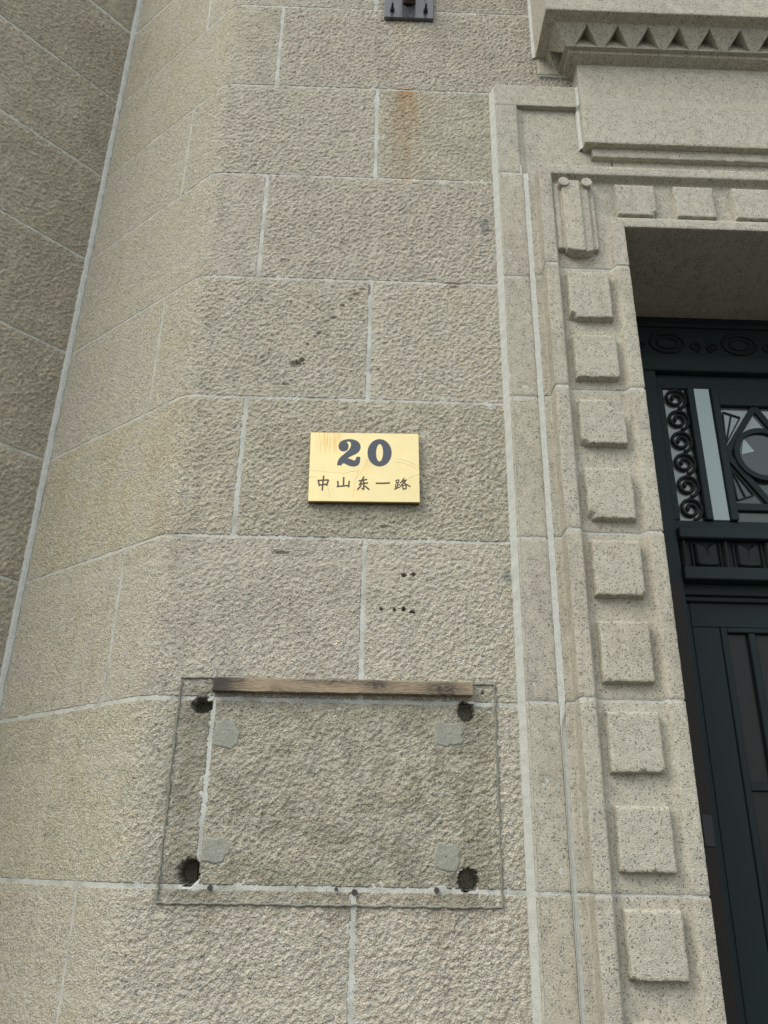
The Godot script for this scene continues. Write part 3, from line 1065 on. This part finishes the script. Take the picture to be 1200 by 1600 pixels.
	# drooping shield ornament in each upper corner
	for side in 2:
		var sh := put(sur, "shield_ornament", shield_mesh(side), M.smooth)
		for cx: float in [0.712, 0.8]:
			var path := MB.new()
			var cyl := CylinderMesh.new()
			cyl.top_radius = 0.02
			cyl.bottom_radius = 0.0235
			cyl.height = 0.055
			cyl.radial_segments = 28
			var o := put(sh, "scroll", cyl, M.smooth)
			o.rotation.x = PI / 2
			o.position = Vector3(cx if side == 0 else 2.0 * XC - cx, 2.42, 0.123)


func slab_piece(side: int, x0: float, x1: float, y0: float, y1: float, zb: float, zt: float, tone: Color) -> ArrayMesh:
	if side == 1:
		return slab_mesh(2.0 * XC - x1, 2.0 * XC - x0, y0, y1, zb, zt, 0.003, 0.002, 0.03, 0.0011, tone)
	return slab_mesh(x0, x1, y0, y1, zb, zt, 0.003, 0.002, 0.01, 0.0011, tone)


func shield_mesh(side: int) -> ArrayMesh:
	var prof: Array = [Vector2(0.672, 0.1), Vector2(0.674, 0.121), Vector2(0.69, 0.126), Vector2(0.7045, 0.121), Vector2(0.7055, 0.141), Vector2(0.738, 0.146), Vector2(0.772, 0.147), Vector2(0.775, 0.138), Vector2(0.8065, 0.134), Vector2(0.8075, 0.12), Vector2(0.829, 0.123), Vector2(0.832, 0.1)]
	var ts := PackedFloat32Array()
	for i in 28:
		ts.append(i / 27.0)
	ts.append(1.001)
	return sweep(prof, ts, func(d: float, z: float, t: float) -> Vector3:
		var low := 2.112
		if d > 0.7052 and d < 0.8078:
			low = 2.1 - 0.016 * (1.0 - pow((d - 0.757) / 0.051, 2.0))
		var zz := z
		if t > 1.0:
			zz = 0.1
			t = 1.0
		return Vector3(d if side == 0 else 2.0 * XC - d, lerpf(2.43, low, t), zz), Vector3(0, 0, 1), Color(1.02, 1.0, 1.0), false, false, 0.0012, 0.002, 0.006)


# ---------------------------------------------------------------- entablature over the door
func build_entablature() -> void:
	var en := thing("door_cornice", "projecting granite cornice with a row of triangular notches above the doorway", "cornice")
	var xl := 0.835
	var xr := 2.0 * XC - xl
	var zb := 0.08
	var t0 := tone_of()
	# plain frieze block and the step below it
	put(en, "frieze_block", slab_mesh(xl, xr, 2.703, 3.16, -0.02, zb, 0.004, 0.0005, 0.012, 0.0012, t0), M.smooth)
	put(en, "lower_step", slab_mesh(xl + 0.034, xr - 0.034, 2.656, 2.73, -0.02, 0.054, 0.004, 0.001, 0.012, 0.0012, t0), M.smooth)
	var ca := MB.new()
	ribbon(ca, func(y: float) -> Array:
		var w := 0.0015 * n_edge.get_noise_2d(y * 0.4, 31.0)
		return [Vector3(xl - 0.013 + w, y, 0.03), Vector3(xl - 0.011 + w, y, 0.042 if y < 2.93 else 0.058), Vector3(xl - 0.001, y, 0.05 if y < 2.93 else 0.066)], 2.705, 3.04, Vector3(-1, 0, 1))
	put(en, "pointed_joint", ca.mesh(), M.mortar)
	var lower: Array = [Vector2(-0.01, 3.15), Vector2(0.0, 3.152), Vector2(0.04, 3.168), Vector2(0.044, 3.17), Vector2(0.044, 3.181), Vector2(0.05, 3.184), Vector2(0.062, 3.182)]
	var upper: Array = [Vector2(0.111, 3.262), Vector2(0.113, 3.266), Vector2(0.152, 3.271), Vector2(0.158, 3.274), Vector2(0.158, 4.3), Vector2(0.0, 4.35)]
	for part: Array in [["soffit_moulding", lower, true], ["cornice_block", upper, false]]:
		var tn := tone_of()
		put(en, part[0], sweep(part[1], steps(0.0, 1.0, 0.008, 0.002), func(o: float, y: float, t: float) -> Vector3: return Vector3(lerpf(xl - o, xr + o, t), y, zb + o), Vector3(0, -0.3, 1), tn, false, false, 0.0011, 0.003, 0.02), M.smooth)
		for side in 2:
			put(en, part[0], sweep(part[1], steps(0.0, 1.0, 0.1, 0.01), func(o: float, y: float, t: float) -> Vector3:
				return Vector3(xl - o if side == 0 else xr + o, y, lerpf(zb + o, -0.06, t)), Vector3(-1 if side == 0 else 1, -0.3, 0), tn, false, false, 0.0011, 0.003, 0.02), M.smooth)
	# the sloping band with its notches
	var fr := MB.new()
	var at := func(o: float, y: float, x: float) -> Vector3: return Vector3(x, y, zb + o)
	var o0 := 0.062
	var y0 := 3.182
	var o1 := 0.111
	var y1 := 3.262
	var nrm := Vector3(0, -(o1 - o0), (y1 - y0)).normalized()
	var pt := func(x: float, v: float, depth: float) -> Vector3:
		var o := lerpf(o0, o1, v)
		return at.call(o, lerpf(y0, y1, v), x) - nrm * depth
	var xa := 0.862
	var first := 0.797
	var nn := 12
	var last_x := first
	for i in nn:
		var c := xa + 0.1295 * i
		var ca0 := c - 0.0645
		var ca1 := c + 0.0645
		if i == 0:
			ca0 = first
		if c > xr:
			break
		notch(fr, pt, ca0, ca1, c, nrm)
		last_x = ca1
	# mitred ends: left and right triangles of the band's corners
	for side in 2:
		var sx := -1.0 if side == 0 else 1.0
		var ex := xl if side == 0 else xr
		var inner: float = first if side == 0 else last_x
		var a := Vector3(inner, y0, zb + o0)
		var b := Vector3(inner, y1, zb + o1)
		var c0 := Vector3(ex + sx * o0, y0, zb + o0)
		var c1 := Vector3(ex + sx * o1, y1, zb + o1)
		fr.quad(a, c0, c1, b, nrm)
		# the return towards the wall, with one notch
		var side_n := Vector3(sx * (y1 - y0), -(o1 - o0), 0).normalized()
		var ptl := func(zz: float, v: float, depth: float) -> Vector3:
			var o := lerpf(o0, o1, v)
			return Vector3(ex + sx * o, lerpf(y0, y1, v), zz) - side_n * depth
		var za := 0.118
		var corner0: Vector3 = c0
		fr.quad(Vector3(ex + sx * o0, y0, zb + o0), Vector3(ex + sx * o1, y1, zb + o1), ptl.call(za, 1.0, 0.0), ptl.call(za, 0.0, 0.0), side_n)
		notch(fr, ptl, 0.0, za, 0.06, side_n)
		fr.quad(ptl.call(0.0, 0.0, 0.0), ptl.call(0.0, 1.0, 0.0), ptl.call(-0.06, 1.0, 0.0), ptl.call(-0.06, 0.0, 0.0), side_n)
	put(en, "notched_band", fr.mesh(), M.smooth)
	box(en, "cornice_body", xl + 0.003, xr - 0.003, 3.1, 5.1, -0.1, 0.075, M.smooth, 0.001)
	box(en, "cornice_body", xl - 0.15, xr + 0.15, 3.29, 5.1, -0.1, 0.22, M.smooth, 0.001)
	# dressed seat of the return on the wall, bedded in mortar
	put(en, "return_seat", slab_mesh(0.686, 0.85, 3.172, 3.3, -0.02, 0.013, 0.003, 0.001, 0.01, 0.0011, t0), M.smooth)
	put(en, "pointed_joint", slab_mesh(0.69, 0.85, 3.16, 3.1695, -0.02, 0.0125, 0.003, 0.001, 0.01, 0.003), M.mortar)


func notch(fr: MB, pt: Callable, x0: float, x1: float, c: float, nrm: Vector3) -> void:
	var b0 := c - 0.05
	var b1 := c + 0.05
	var lo := 0.02
	var hi := 0.95
	fr.quad(pt.call(x0, 0.0, 0.0), pt.call(x1, 0.0, 0.0), pt.call(x1, lo, 0.0), pt.call(x0, lo, 0.0), nrm)
	fr.quad(pt.call(x0, hi, 0.0), pt.call(x1, hi, 0.0), pt.call(x1, 1.0, 0.0), pt.call(x0, 1.0, 0.0), nrm)
	fr.quad(pt.call(x0, lo, 0.0), pt.call(b0, lo, 0.0), pt.call(c, hi, 0.0), pt.call(x0, hi, 0.0), nrm)
	fr.quad(pt.call(b1, lo, 0.0), pt.call(x1, lo, 0.0), pt.call(x1, hi, 0.0), pt.call(c, hi, 0.0), nrm)
	var deep: Vector3 = pt.call(c, 0.66, 0.065)
	fr.tri(pt.call(b0, lo, 0.0), pt.call(b1, lo, 0.0), deep, nrm)
	fr.tri(pt.call(b0, lo, 0.0), pt.call(c, hi, 0.0), deep, nrm)
	fr.tri(pt.call(b1, lo, 0.0), pt.call(c, hi, 0.0), deep, nrm)


# ---------------------------------------------------------------- door
func build_door() -> void:
	var door := thing("entrance_door", "dark green-black metal door with scrollwork and patterned glass transom", "door")
	var P: Material = M.paint
	var xr := 2.0 * XC - 0.94
	box(door, "back_panel", 0.94, xr, -1.5, 2.3, -0.6, -0.5, P)
	box(door, "frame_post", 0.94, 1.178, -1.5, 1.92, -0.5, -0.365, P, 0.004)
	box(door, "frame_post", 2.0 * XC - 1.178, xr, -1.5, 1.92, -0.5, -0.365, P, 0.004)
	box(door, "post_lining", 1.06, 1.163, -1.5, 0.99, -0.364, -0.359, M.old_paint, 0.002, "worn brownish lower lining of the frame post")
	box(door, "top_rail", 0.94, xr, 1.9205, 1.985, -0.5, -0.36, P, 0.004)
	box(door, "top_bead", 0.94, xr, 1.986, 2.004, -0.5, -0.372, P, 0.005)
	box(door, "oval_frieze", 0.94, xr, 2.005, 2.3, -0.5, -0.405, P, 0.003)
	box(door, "top_bead", 0.94, xr, 2.165, 2.185, -0.41, -0.39, P, 0.004)
	for i in 3:
		var cx := 1.262 + 0.313 * i
		for s: Array in [[0.072, 0.048, 0.008], [0.044, 0.026, 0.006]]:
			var path := PackedVector3Array()
			for k in 41:
				path.append(Vector3(cx + s[0] * cos(TAU * k / 40.0), 2.088 + s[1] * sin(TAU * k / 40.0), -0.403))
			var mb := MB.new()
			mb.tube(path, s[2], 10)
			put(door, "oval_ring", mb.mesh(), M.iron)
		for sx: float in [-1.0, 1.0]:
			spiral(door, "frieze_scroll", Vector3(cx + sx * 0.118, 2.07, -0.402), 0.026, 0.005, sx, 1.4)
	# transom
	box(door, "transom_head", 1.1785, 2.0 * XC - 1.1785, 1.853, 1.92, -0.5, -0.396, P, 0.003)
	box(door, "transom_sill", 1.1785, 2.0 * XC - 1.1785, 1.2095, 1.253, -0.5, -0.39, P, 0.003)
	for side in 2:
		var mx := func(x: float) -> float: return x if side == 0 else 2.0 * XC - x
		var bar := func(called: String, a: float, b: float, y0: float, y1: float, z0: float, z1: float, m: Material) -> void:
			box(door, called, minf(mx.call(a), mx.call(b)), maxf(mx.call(a), mx.call(b)), y0, y1, z0, z1, m, 0.003)
		bar.call("mullion", 1.1785, 1.209, 1.2535, 1.8525, -0.5, -0.388, P)
		bar.call("mullion", 1.306, 1.334, 1.2535, 1.8525, -0.45, -0.375, P)
		bar.call("mullion", 1.404, 1.434, 1.2535, 1.8525, -0.45, -0.375, P)
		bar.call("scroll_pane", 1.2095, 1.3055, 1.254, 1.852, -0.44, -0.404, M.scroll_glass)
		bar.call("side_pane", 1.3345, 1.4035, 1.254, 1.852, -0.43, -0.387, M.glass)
		for i in 6:
			spiral(door, "iron_scroll", Vector3(mx.call(1.2572), 1.803 - 0.0998 * i, -0.394), 0.0475, 0.0068, 1.0 if side == 0 else -1.0, 1.85)
	# central patterned light
	var cx0 := 1.4345
	var cx1 := 2.0 * XC - 1.4345
	box(door, "transom_bar", cx0, cx1, 1.774, 1.8525, -0.45, -0.385, P, 0.003)
	box(door, "transom_bar", cx0, cx1, 1.297, 1.329, -0.45, -0.38, P, 0.003)
	box(door, "lower_pane", cx0, cx1, 1.254, 1.2965, -0.43, -0.396, M.dark_reflection_glass, 0.001)
	box(door, "patterned_pane", cx0, cx1, 1.553, 1.7735, -0.445, -0.408, M.bright_reflection_glass, 0.001)  # upper and lower halves differ by the reflection painted into their colour
	box(door, "patterned_pane", cx0, cx1, 1.3295, 1.552, -0.445, -0.4085, M.dark_reflection_glass, 0.001)
	var mid := Vector2(XC + 0.008, 1.551)
	var corners: Array[Vector2] = [Vector2(cx0, mid.y), Vector2(mid.x, 1.772), Vector2(cx1, mid.y), Vector2(mid.x, 1.331)]
	for i in 4:
		lath(door, "diamond_bar", corners[i], corners[(i + 1) % 4], 0.012, -0.43, -0.394 + 0.0005 * (i % 2), P)
	var ring := MB.new()
	var outer: Array[Vector3] = []
	for k in 49:
		var a := TAU * k / 48.0
		outer.append(Vector3(cos(a), sin(a), 0))
	for k in 48:
		var r0 := 0.093
		var r1 := 0.122
		for zz: Array in [[r0, -0.425, r0 + 0.004, -0.384], [r0 + 0.004, -0.384, r1 - 0.004, -0.384], [r1 - 0.004, -0.384, r1, -0.425]]:
			var c := Vector3(mid.x, mid.y, 0)
			ring.quad(c + outer[k] * zz[0] + Vector3(0, 0, zz[1]), c + outer[k + 1] * zz[0] + Vector3(0, 0, zz[1]), c + outer[k + 1] * zz[2] + Vector3(0, 0, zz[3]), c + outer[k] * zz[2] + Vector3(0, 0, zz[3]), Vector3(0, 0, 1) + outer[k] * (0.8 if zz[0] > r0 + 0.01 else -0.8) * (0.0 if zz[1] == zz[3] else 1.0))
	put(door, "round_frame", ring.mesh(), P)
	var disc := CylinderMesh.new()
	disc.top_radius = 0.095
	disc.bottom_radius = 0.095
	disc.height = 0.004
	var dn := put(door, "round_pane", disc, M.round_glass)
	dn.rotation.x = PI / 2 + 0.02
	dn.position = Vector3(mid.x, mid.y, -0.4005)
	var wedge := MB.new()
	wedge.prism(PackedVector2Array([Vector2(1.515, 1.628), Vector2(1.552, 1.567), Vector2(1.4975, 1.552)]), -0.4, -0.3965)
	put(door, "reflection_wedge", wedge.mesh(), M.glass)  # bright reflection on the round pane, added as a wedge of lighter glass
	# fans of thin bars in the corners of the light
	for sx: float in [-1.0, 1.0]:
		for sy: float in [-1.0, 1.0]:
			var ctr := Vector2(mid.x + sx * 0.138, mid.y + sy * 0.05)
			for i in 3:
				var tip := Vector2(mid.x + sx * (0.13 - 0.034 * i), mid.y + sy * (0.2 - 0.012 * i))
				lath(door, "fan_bar", ctr, tip, 0.0022, -0.41, -0.402 + 0.0004 * i, P)
			for i in 2:
				lath(door, "fan_bar", Vector2(mid.x + sx * (0.13 - 0.034 * i), mid.y + sy * (0.2 - 0.012 * i)), Vector2(mid.x + sx * (0.096 - 0.034 * i), mid.y + sy * (0.188 - 0.012 * i)), 0.0022, -0.41, -0.401, P)
	# carved bar between transom and doors
	box(door, "carved_bar_rail", 1.1785, 2.0 * XC - 1.1785, 1.164, 1.209, -0.5, -0.345, P, 0.004)
	box(door, "carved_bar_ground", 1.1785, 2.0 * XC - 1.1785, 1.0495, 1.1635, -0.5, -0.385, P, 0.001)
	box(door, "carved_bar_rail", 1.1785, 2.0 * XC - 1.1785, 0.999, 1.049, -0.5, -0.345, P, 0.004)
	var ux := 1.284
	for i in 4:
		put(door, "carved_egg", egg_mesh(ux), M.iron)
		for dx: float in [-0.054, 0.054]:
			box(door, "carved_reed", ux + dx - 0.004, ux + dx + 0.004, 1.053, 1.157, -0.39, -0.372, M.iron, 0.003)
		ux += 0.1605
	ux = 1.196
	for i in 5:
		put(door, "carved_dart", dart_mesh(ux), M.iron)
		ux += 0.1605
	# door leaves
	box(door, "door_head", 1.1785, 2.0 * XC - 1.1785, 0.955, 0.9985, -0.52, -0.4, P, 0.003)
	box(door, "door_head", 1.1785, 2.0 * XC - 1.1785, 0.935, 0.9545, -0.52, -0.415, P, 0.003)
	for side in 2:
		var leaf := Node3D.new()
		leaf.name = "door_leaf" if side == 0 else "door_leaf_001"
		door.add_child(leaf)
		var mx2 := func(x: float) -> float: return x if side == 0 else 2.0 * XC - x
		var b2 := func(called: String, a: float, b: float, y0: float, y1: float, z0: float, z1: float, m: Material, bv: float) -> void:
			box(leaf, called, minf(mx2.call(a), mx2.call(b)), maxf(mx2.call(a), mx2.call(b)), y0, y1, z0, z1, m, bv)
		b2.call("leaf_edge", 1.19, 1.214, -1.45, 0.934, -0.5, -0.428, P, 0.006)
		b2.call("leaf_rail", 1.2145, 1.572, 0.841, 0.9345, -0.5, -0.432, P, 0.002)
		b2.call("leaf_stile", 1.2145, 1.316, -1.45, 0.8395, -0.5, -0.4315, P, 0.002)
		b2.call("leaf_stile", 1.535, 1.572, -1.45, 0.8395, -0.5, -0.4315, P, 0.002)
		b2.call("leaf_frame", 1.3175, 1.342, -1.45, 0.8395, -0.5, -0.427, P, 0.003)
		b2.call("leaf_frame", 1.3425, 1.534, 0.8205, 0.8395, -0.5, -0.427, P, 0.003)
		b2.call("glazing_bar", 1.421, 1.447, -1.45, 0.82, -0.5, -0.43, P, 0.003)
		b2.call("glazing_bar", 1.3425, 1.4205, 0.262, 0.292, -0.5, -0.433, P, 0.003)
		b2.call("glazing_bar", 1.4475, 1.534, 0.262, 0.292, -0.5, -0.433, P, 0.003)
		b2.call("leaf_pane", 1.3425, 1.4205, 0.2925, 0.82, -0.5, -0.448, M.dim_glass, 0.001)
		b2.call("leaf_pane", 1.4475, 1.534, 0.2925, 0.82, -0.5, -0.448, M.dim_glass, 0.001)
		b2.call("leaf_pane", 1.3425, 1.4205, -1.45, 0.2615, -0.5, -0.448, M.dim_glass, 0.001)
		b2.call("leaf_pane", 1.4475, 1.534, -1.45, 0.2615, -0.5, -0.448, M.dim_glass, 0.001)
		b2.call("hinge", 1.125, 1.164, 0.078, 0.178, -0.37, -0.3555, M.bolt, 0.003)


func lath(parent: Node3D, called: String, a: Vector2, b: Vector2, half: float, z0: float, z1: float, m: Material) -> void:
	var n := (b - a).orthogonal().normalized() * half
	var mb := MB.new()
	mb.prism(PackedVector2Array([a + n, b + n, b - n, a - n]), z0, z1)
	put(parent, called, mb.mesh(), m)


func spiral(parent: Node3D, called: String, c: Vector3, r: float, thick: float, hand: float, turns: float) -> void:
	var path := PackedVector3Array()
	var k := int(turns * 26)
	for i in k + 1:
		var t := float(i) / k
		var a := -PI * 0.55 - turns * TAU * t * 1.0
		var rr := lerpf(r, r * 0.2, pow(t, 1.12))
		path.append(c + Vector3(-hand * cos(a) * rr, sin(a) * rr, 0.0))
	var mb := MB.new()
	mb.tube(path, thick, 9)
	put(parent, called, mb.mesh(), M.iron)


func egg_mesh(cx: float) -> ArrayMesh:
	# a shield with a double-arched top, dished in the middle
	var nu := 33
	var nv := 15
	var pos := PackedVector3Array()
	for j in nv:
		for i in nu:
			var u := lerpf(-1.0, 1.0, float(i) / (nu - 1))
			var v := float(j) / (nv - 1)
			var top := 1.155 - 0.02 * pow(1.0 - absf(absf(u) - 0.75) / 0.75, 1.0) * 0.0 - 0.022 * maxf(0.0, 1.0 - absf(u) * 1.6)
			var bottom := 1.054 + 0.022 * pow(absf(u), 8.0)
			var y := lerpf(bottom, top, v)
			var z := -0.386 + 0.022 * (1.0 - pow(absf(u), 10.0)) * (1.0 - pow(absf(2.0 * v - 1.0), 12.0))
			z -= 0.007 * exp(-pow(u / 0.09, 2.0)) * smoothstep(0.2, 0.8, v)
			z += 0.004 * (1.0 - smoothstep(0.06, 0.2, v))
			pos.append(Vector3(cx + u * 0.0465, y, z))
	return grid_mesh(pos, nu, nv, Vector3(0, 0, 1))


func dart_mesh(cx: float) -> ArrayMesh:
	var nu := 17
	var nv := 11
	var pos := PackedVector3Array()
	for j in nv:
		for i in nu:
			var u := lerpf(-1.0, 1.0, float(i) / (nu - 1))
			var v := float(j) / (nv - 1)
			var w := 0.013 + 0.006 * (1.0 - v)
			var y := lerpf(1.05 + 0.012 * absf(u), 1.156, v)
			pos.append(Vector3(cx + u * w, y, -0.388 + 0.03 * (1.0 - pow(absf(u), 2.2))))
	return grid_mesh(pos, nu, nv, Vector3(0, 0, 1))


# ---------------------------------------------------------------- house number plate
func build_plate() -> void:
	var tilt := deg_to_rad(0.95)
	var o := thing("number_plate", "worn brass house number plate reading 20 on the rough wall", "sign", Vector3(-0.019, 1.2375, 0.0))
	o.rotation.z = tilt
	var mb := MB.new()
	mb.rect = Rect2(-0.186, -0.13, 0.372, 0.26)
	mb.box(Vector3(-0.186, -0.13, 0.021), Vector3(0.186, 0.13, 0.028), 0.0015)
	put(o, "plate", mb.mesh(), M.brass)
	box(o, "plate_back", -0.185, 0.185, -0.129, 0.129, 0.002, 0.0209, M.brass_edge, 0.001)
	var two: Array[Vector2] = [Vector2(-92.1, 2.5), Vector2(-91.5, 11.4), Vector2(-86.1, 27.4), Vector2(-74.8, 40.9), Vector2(-61.2, 54.6), Vector2(-52.2, 65.5), Vector2(-47.8, 77.9), Vector2(-48.1, 87.0), Vector2(-52.1, 93.3), Vector2(-58.8, 94.7), Vector2(-64.4, 91.8), Vector2(-58.5, 86.1), Vector2(-55.9, 77.6), Vector2(-56.9, 66.9), Vector2(-63.2, 58.7), Vector2(-72.6, 55.8), Vector2(-82.1, 58.2), Vector2(-88.5, 67.0), Vector2(-89.9, 78.7), Vector2(-84.3, 91.2), Vector2(-72.3, 99.6), Vector2(-55.8, 103.4), Vector2(-39.1, 101.7), Vector2(-25.7, 95.7), Vector2(-17.3, 85.3), Vector2(-14.6, 72.0), Vector2(-18.9, 58.5), Vector2(-28.0, 48.7), Vector2(-41.9, 40.9), Vector2(-53.0, 34.7), Vector2(-58.4, 28.7), Vector2(-52.8, 28.9), Vector2(-44.7, 25.5), Vector2(-36.6, 21.5), Vector2(-31.5, 23.8), Vector2(-28.9, 30.7), Vector2(-27.7, 37.1), Vector2(-15.9, 36.4), Vector2(-15.1, 24.3), Vector2(-17.5, 11.1), Vector2(-24.3, 3.0), Vector2(-35.9, -0.5), Vector2(-47.6, 0.7), Vector2(-59.5, 5.6), Vector2(-68.1, 10.6), Vector2(-73.7, 9.4), Vector2(-76.8, 4.6), Vector2(-78.1, 2.4)]
	var poly := PackedVector2Array()
	for i in two.size():
		# round the traced outline off with a spline
		var p0 := two[(i + two.size() - 1) % two.size()]
		var p3 := two[(i + 2) % two.size()]
		var q := two[(i + 1) % two.size()]
		var sharp := i in [0, 36, 46, 47, 10, 30, 35]
		for k in (1 if sharp else 3):
			poly.append((two[i].cubic_interpolate(q, p0, p3, k / 3.0) / 1000.0).rotated(-tilt))
	var d2 := MB.new()
	d2.prism(poly, 0.0279, 0.0287)
	put(o, "digit", d2.mesh(), M.ink, "dark blue-grey figure 2")
	var zero := MB.new()
	var c := Vector2(50.2, 54.5)
	for k in 64:
		var a := TAU * k / 64.0
		var b := TAU * (k + 1) / 64.0
		var pts: Array[Vector2] = []
		for m: Array in [[a, 41.0, 52.0], [b, 41.0, 52.0], [b, 11.8, 33.4], [a, 11.8, 33.4]]:
			pts.append(((c + Vector2(cos(m[0]) * m[1], sin(m[0]) * m[2])) / 1000.0).rotated(-tilt))
		var z := 0.0287
		zero.quad(Vector3(pts[0].x, pts[0].y, z), Vector3(pts[1].x, pts[1].y, z), Vector3(pts[2].x, pts[2].y, z), Vector3(pts[3].x, pts[3].y, z), Vector3(0, 0, 1))
		for e: Array in [[0, 1, 1.0], [2, 3, -1.0]]:
			var u: Vector2 = pts[e[0]]
			var v: Vector2 = pts[e[1]]
			var h: Vector2 = (u - c / 1000.0) * float(e[2])
			zero.quad(Vector3(u.x, u.y, 0.0279), Vector3(v.x, v.y, 0.0279), Vector3(v.x, v.y, z), Vector3(u.x, u.y, z), Vector3(h.x, h.y, 0))
	put(o, "digit", zero.mesh(), M.ink, "dark blue-grey figure 0")
	# street name: each written character is one piece made of brush strokes
	var chars: Array = [
		["-152.3,-56.8 -148.2,-74.6", "-151.4,-56.3 -118.6,-53.3 -123.3,-72.4", "-148.2,-73.1 -122.6,-68.8", "-135.4,-40.4 -137.7,-90.6"],
		["-68.0,-43.5 -67.8,-74.3", "-87.4,-58.5 -85.3,-74.8", "-88.0,-76.9 -49.9,-71.7", "-49.4,-57.3 -50.2,-75.8"],
		["-15.7,-53.8 8.3,-47.9", "-1.2,-39.4 -13.0,-66.5", "-14.4,-66.6 11.4,-60.6", "-0.8,-55.9 0.0,-85.5 -4.7,-81.6", "-10.5,-72.6 -19.4,-84.6", "5.7,-73.6 16.6,-83.5"],
		["42.5,-60.7 60,-60.5 84.2,-58.5"],
		["107.3,-48.5 108.8,-57.7", "107.3,-48.5 117.1,-45.6 115.8,-56.0", "108.8,-57.7 115.8,-56.0", "112.5,-57.6 111.8,-75.6", "112.6,-65.8 119.1,-63.6", "106.1,-65.5 107.2,-78.3", "103.5,-80.9 119.2,-72.8", "133.8,-40.5 122.8,-57.3", "129.7,-49.4 142.2,-45.4 122.9,-69.1", "128.3,-52.0 140,-60.5 154.0,-69.2", "129.3,-66.4 131.3,-80.1", "129.3,-66.4 142.3,-64.4 140.1,-78.3", "131.3,-79.6 141.0,-77.3"]]
	for ch: Array in chars:
		var mbc := MB.new()
		var z1 := 0.0283
		for stroke: String in ch:
			var pts2 := PackedVector2Array()
			for w in stroke.split(" "):
				var xy := w.split(",")
				pts2.append((Vector2(float(xy[0]), float(xy[1])) / 1000.0).rotated(-tilt))
			var wid := 0.0021 if ch.size() > 8 else 0.0027
			if ch.size() == 1:
				wid = 0.003
			var outline := Geometry2D.offset_polyline(pts2, wid, Geometry2D.JOIN_ROUND, Geometry2D.END_SQUARE)
			for ol in outline:
				mbc.prism(ol, 0.0278, z1)
			z1 += 0.00004
		put(o, "written_character", mbc.mesh(), M.brown_ink)


func build_batten() -> void:
	var o := thing("wooden_batten", "weathered wooden batten with a charred left end, along the plaque mark's top", "plank", Vector3(-0.0635, 0.4765, 0.0))
	var mb := MB.new()
	mb.rect = Rect2(-0.391, 0.0, 0.782, 0.042)
	# sawn piece, slightly bowed and with uneven edges
	var pr: Array = [Vector2(0.003, 0.002), Vector2(0.0, 0.0155), Vector2(0.002, 0.03), Vector2(0.038, 0.031), Vector2(0.0415, 0.0285), Vector2(0.041, 0.002)]
	var k := 70
	var rings: Array = []
	for i in k + 1:
		var x := lerpf(-0.391, 0.391, float(i) / k)
		var ring: Array[Vector3] = []
		for p: Vector2 in pr:
			var wob := 0.0012 * n_streak.get_noise_2d(x * 6.0, p.x * 60.0) + 0.0006 * n_edge.get_noise_2d(x, p.x * 4.0)
			ring.append(Vector3(x + (0.004 * p.x / 0.04 if i == 0 else 0.0), p.x + wob + 0.0005 * sin(x * 5.0) + x * 0.003, p.y + wob * 0.6))
		rings.append(ring)
	for i in k:
		for j in pr.size():
			var a: Vector3 = rings[i][j]
			var b: Vector3 = rings[i][(j + 1) % pr.size()]
			var c: Vector3 = rings[i + 1][(j + 1) % pr.size()]
			var d: Vector3 = rings[i + 1][j]
			var m := (a + c) / 2.0
			mb.quad(a, b, c, d, Vector3(0, m.y - 0.02, m.z - 0.0165))
	for e: int in [0, k]:
		for j in range(1, pr.size() - 1):
			mb.tri(rings[e][0], rings[e][j], rings[e][j + 1], Vector3(-1 if e == 0 else 1, 0, 0))
	put(o, "sawn_board", mb.mesh(), M.wood)


func build_bracket() -> void:
	var o := thing("metal_bracket", "rusty steel bracket plate with stub pipe, bolted high on the wall", "bracket", Vector3(0.121, 3.49, 0.0))
	box(o, "base_plate", -0.111, 0.111, 0.0, 0.22, 0.006, 0.022, M.steel, 0.002)
	for sx: float in [-0.075, 0.075]:
		for y: float in [0.045, 0.17]:
			var nut := CylinderMesh.new()
			nut.top_radius = 0.0105
			nut.bottom_radius = 0.0115
			nut.height = 0.012
			nut.radial_segments = 6
			var b := put(o, "nut", nut, M.bolt)
			b.rotation.x = PI / 2
			b.position = Vector3(sx, y, 0.028)
			var st := CylinderMesh.new()
			st.top_radius = 0.005
			st.bottom_radius = 0.005
			st.height = 0.03
			st.radial_segments = 10
			var t := put(b, "stud", st, M.bolt)
			t.position = Vector3(0, 0.015, 0)
	var col := CylinderMesh.new()
	col.top_radius = 0.03
	col.bottom_radius = 0.03
	col.height = 0.26
	col.radial_segments = 28
	var c := put(o, "pipe", col, M.rust)
	c.rotation.x = PI / 2 - 0.5
	c.position = Vector3(-0.001, 0.105 + 0.06, 0.022 + 0.112)
	for s: float in [-1.0, 1.0]:
		var rib := MB.new()
		rib.prism(PackedVector2Array([Vector2(0.0, 0.0), Vector2(0.075, 0.0), Vector2(0.0, 0.075)]), -0.003, 0.003)
		var g := put(o, "gusset", rib.mesh(), M.steel)
		g.rotation = Vector3(0, -PI / 2, s * -0.6)
		g.position = Vector3(s * 0.028, 0.12, 0.022)
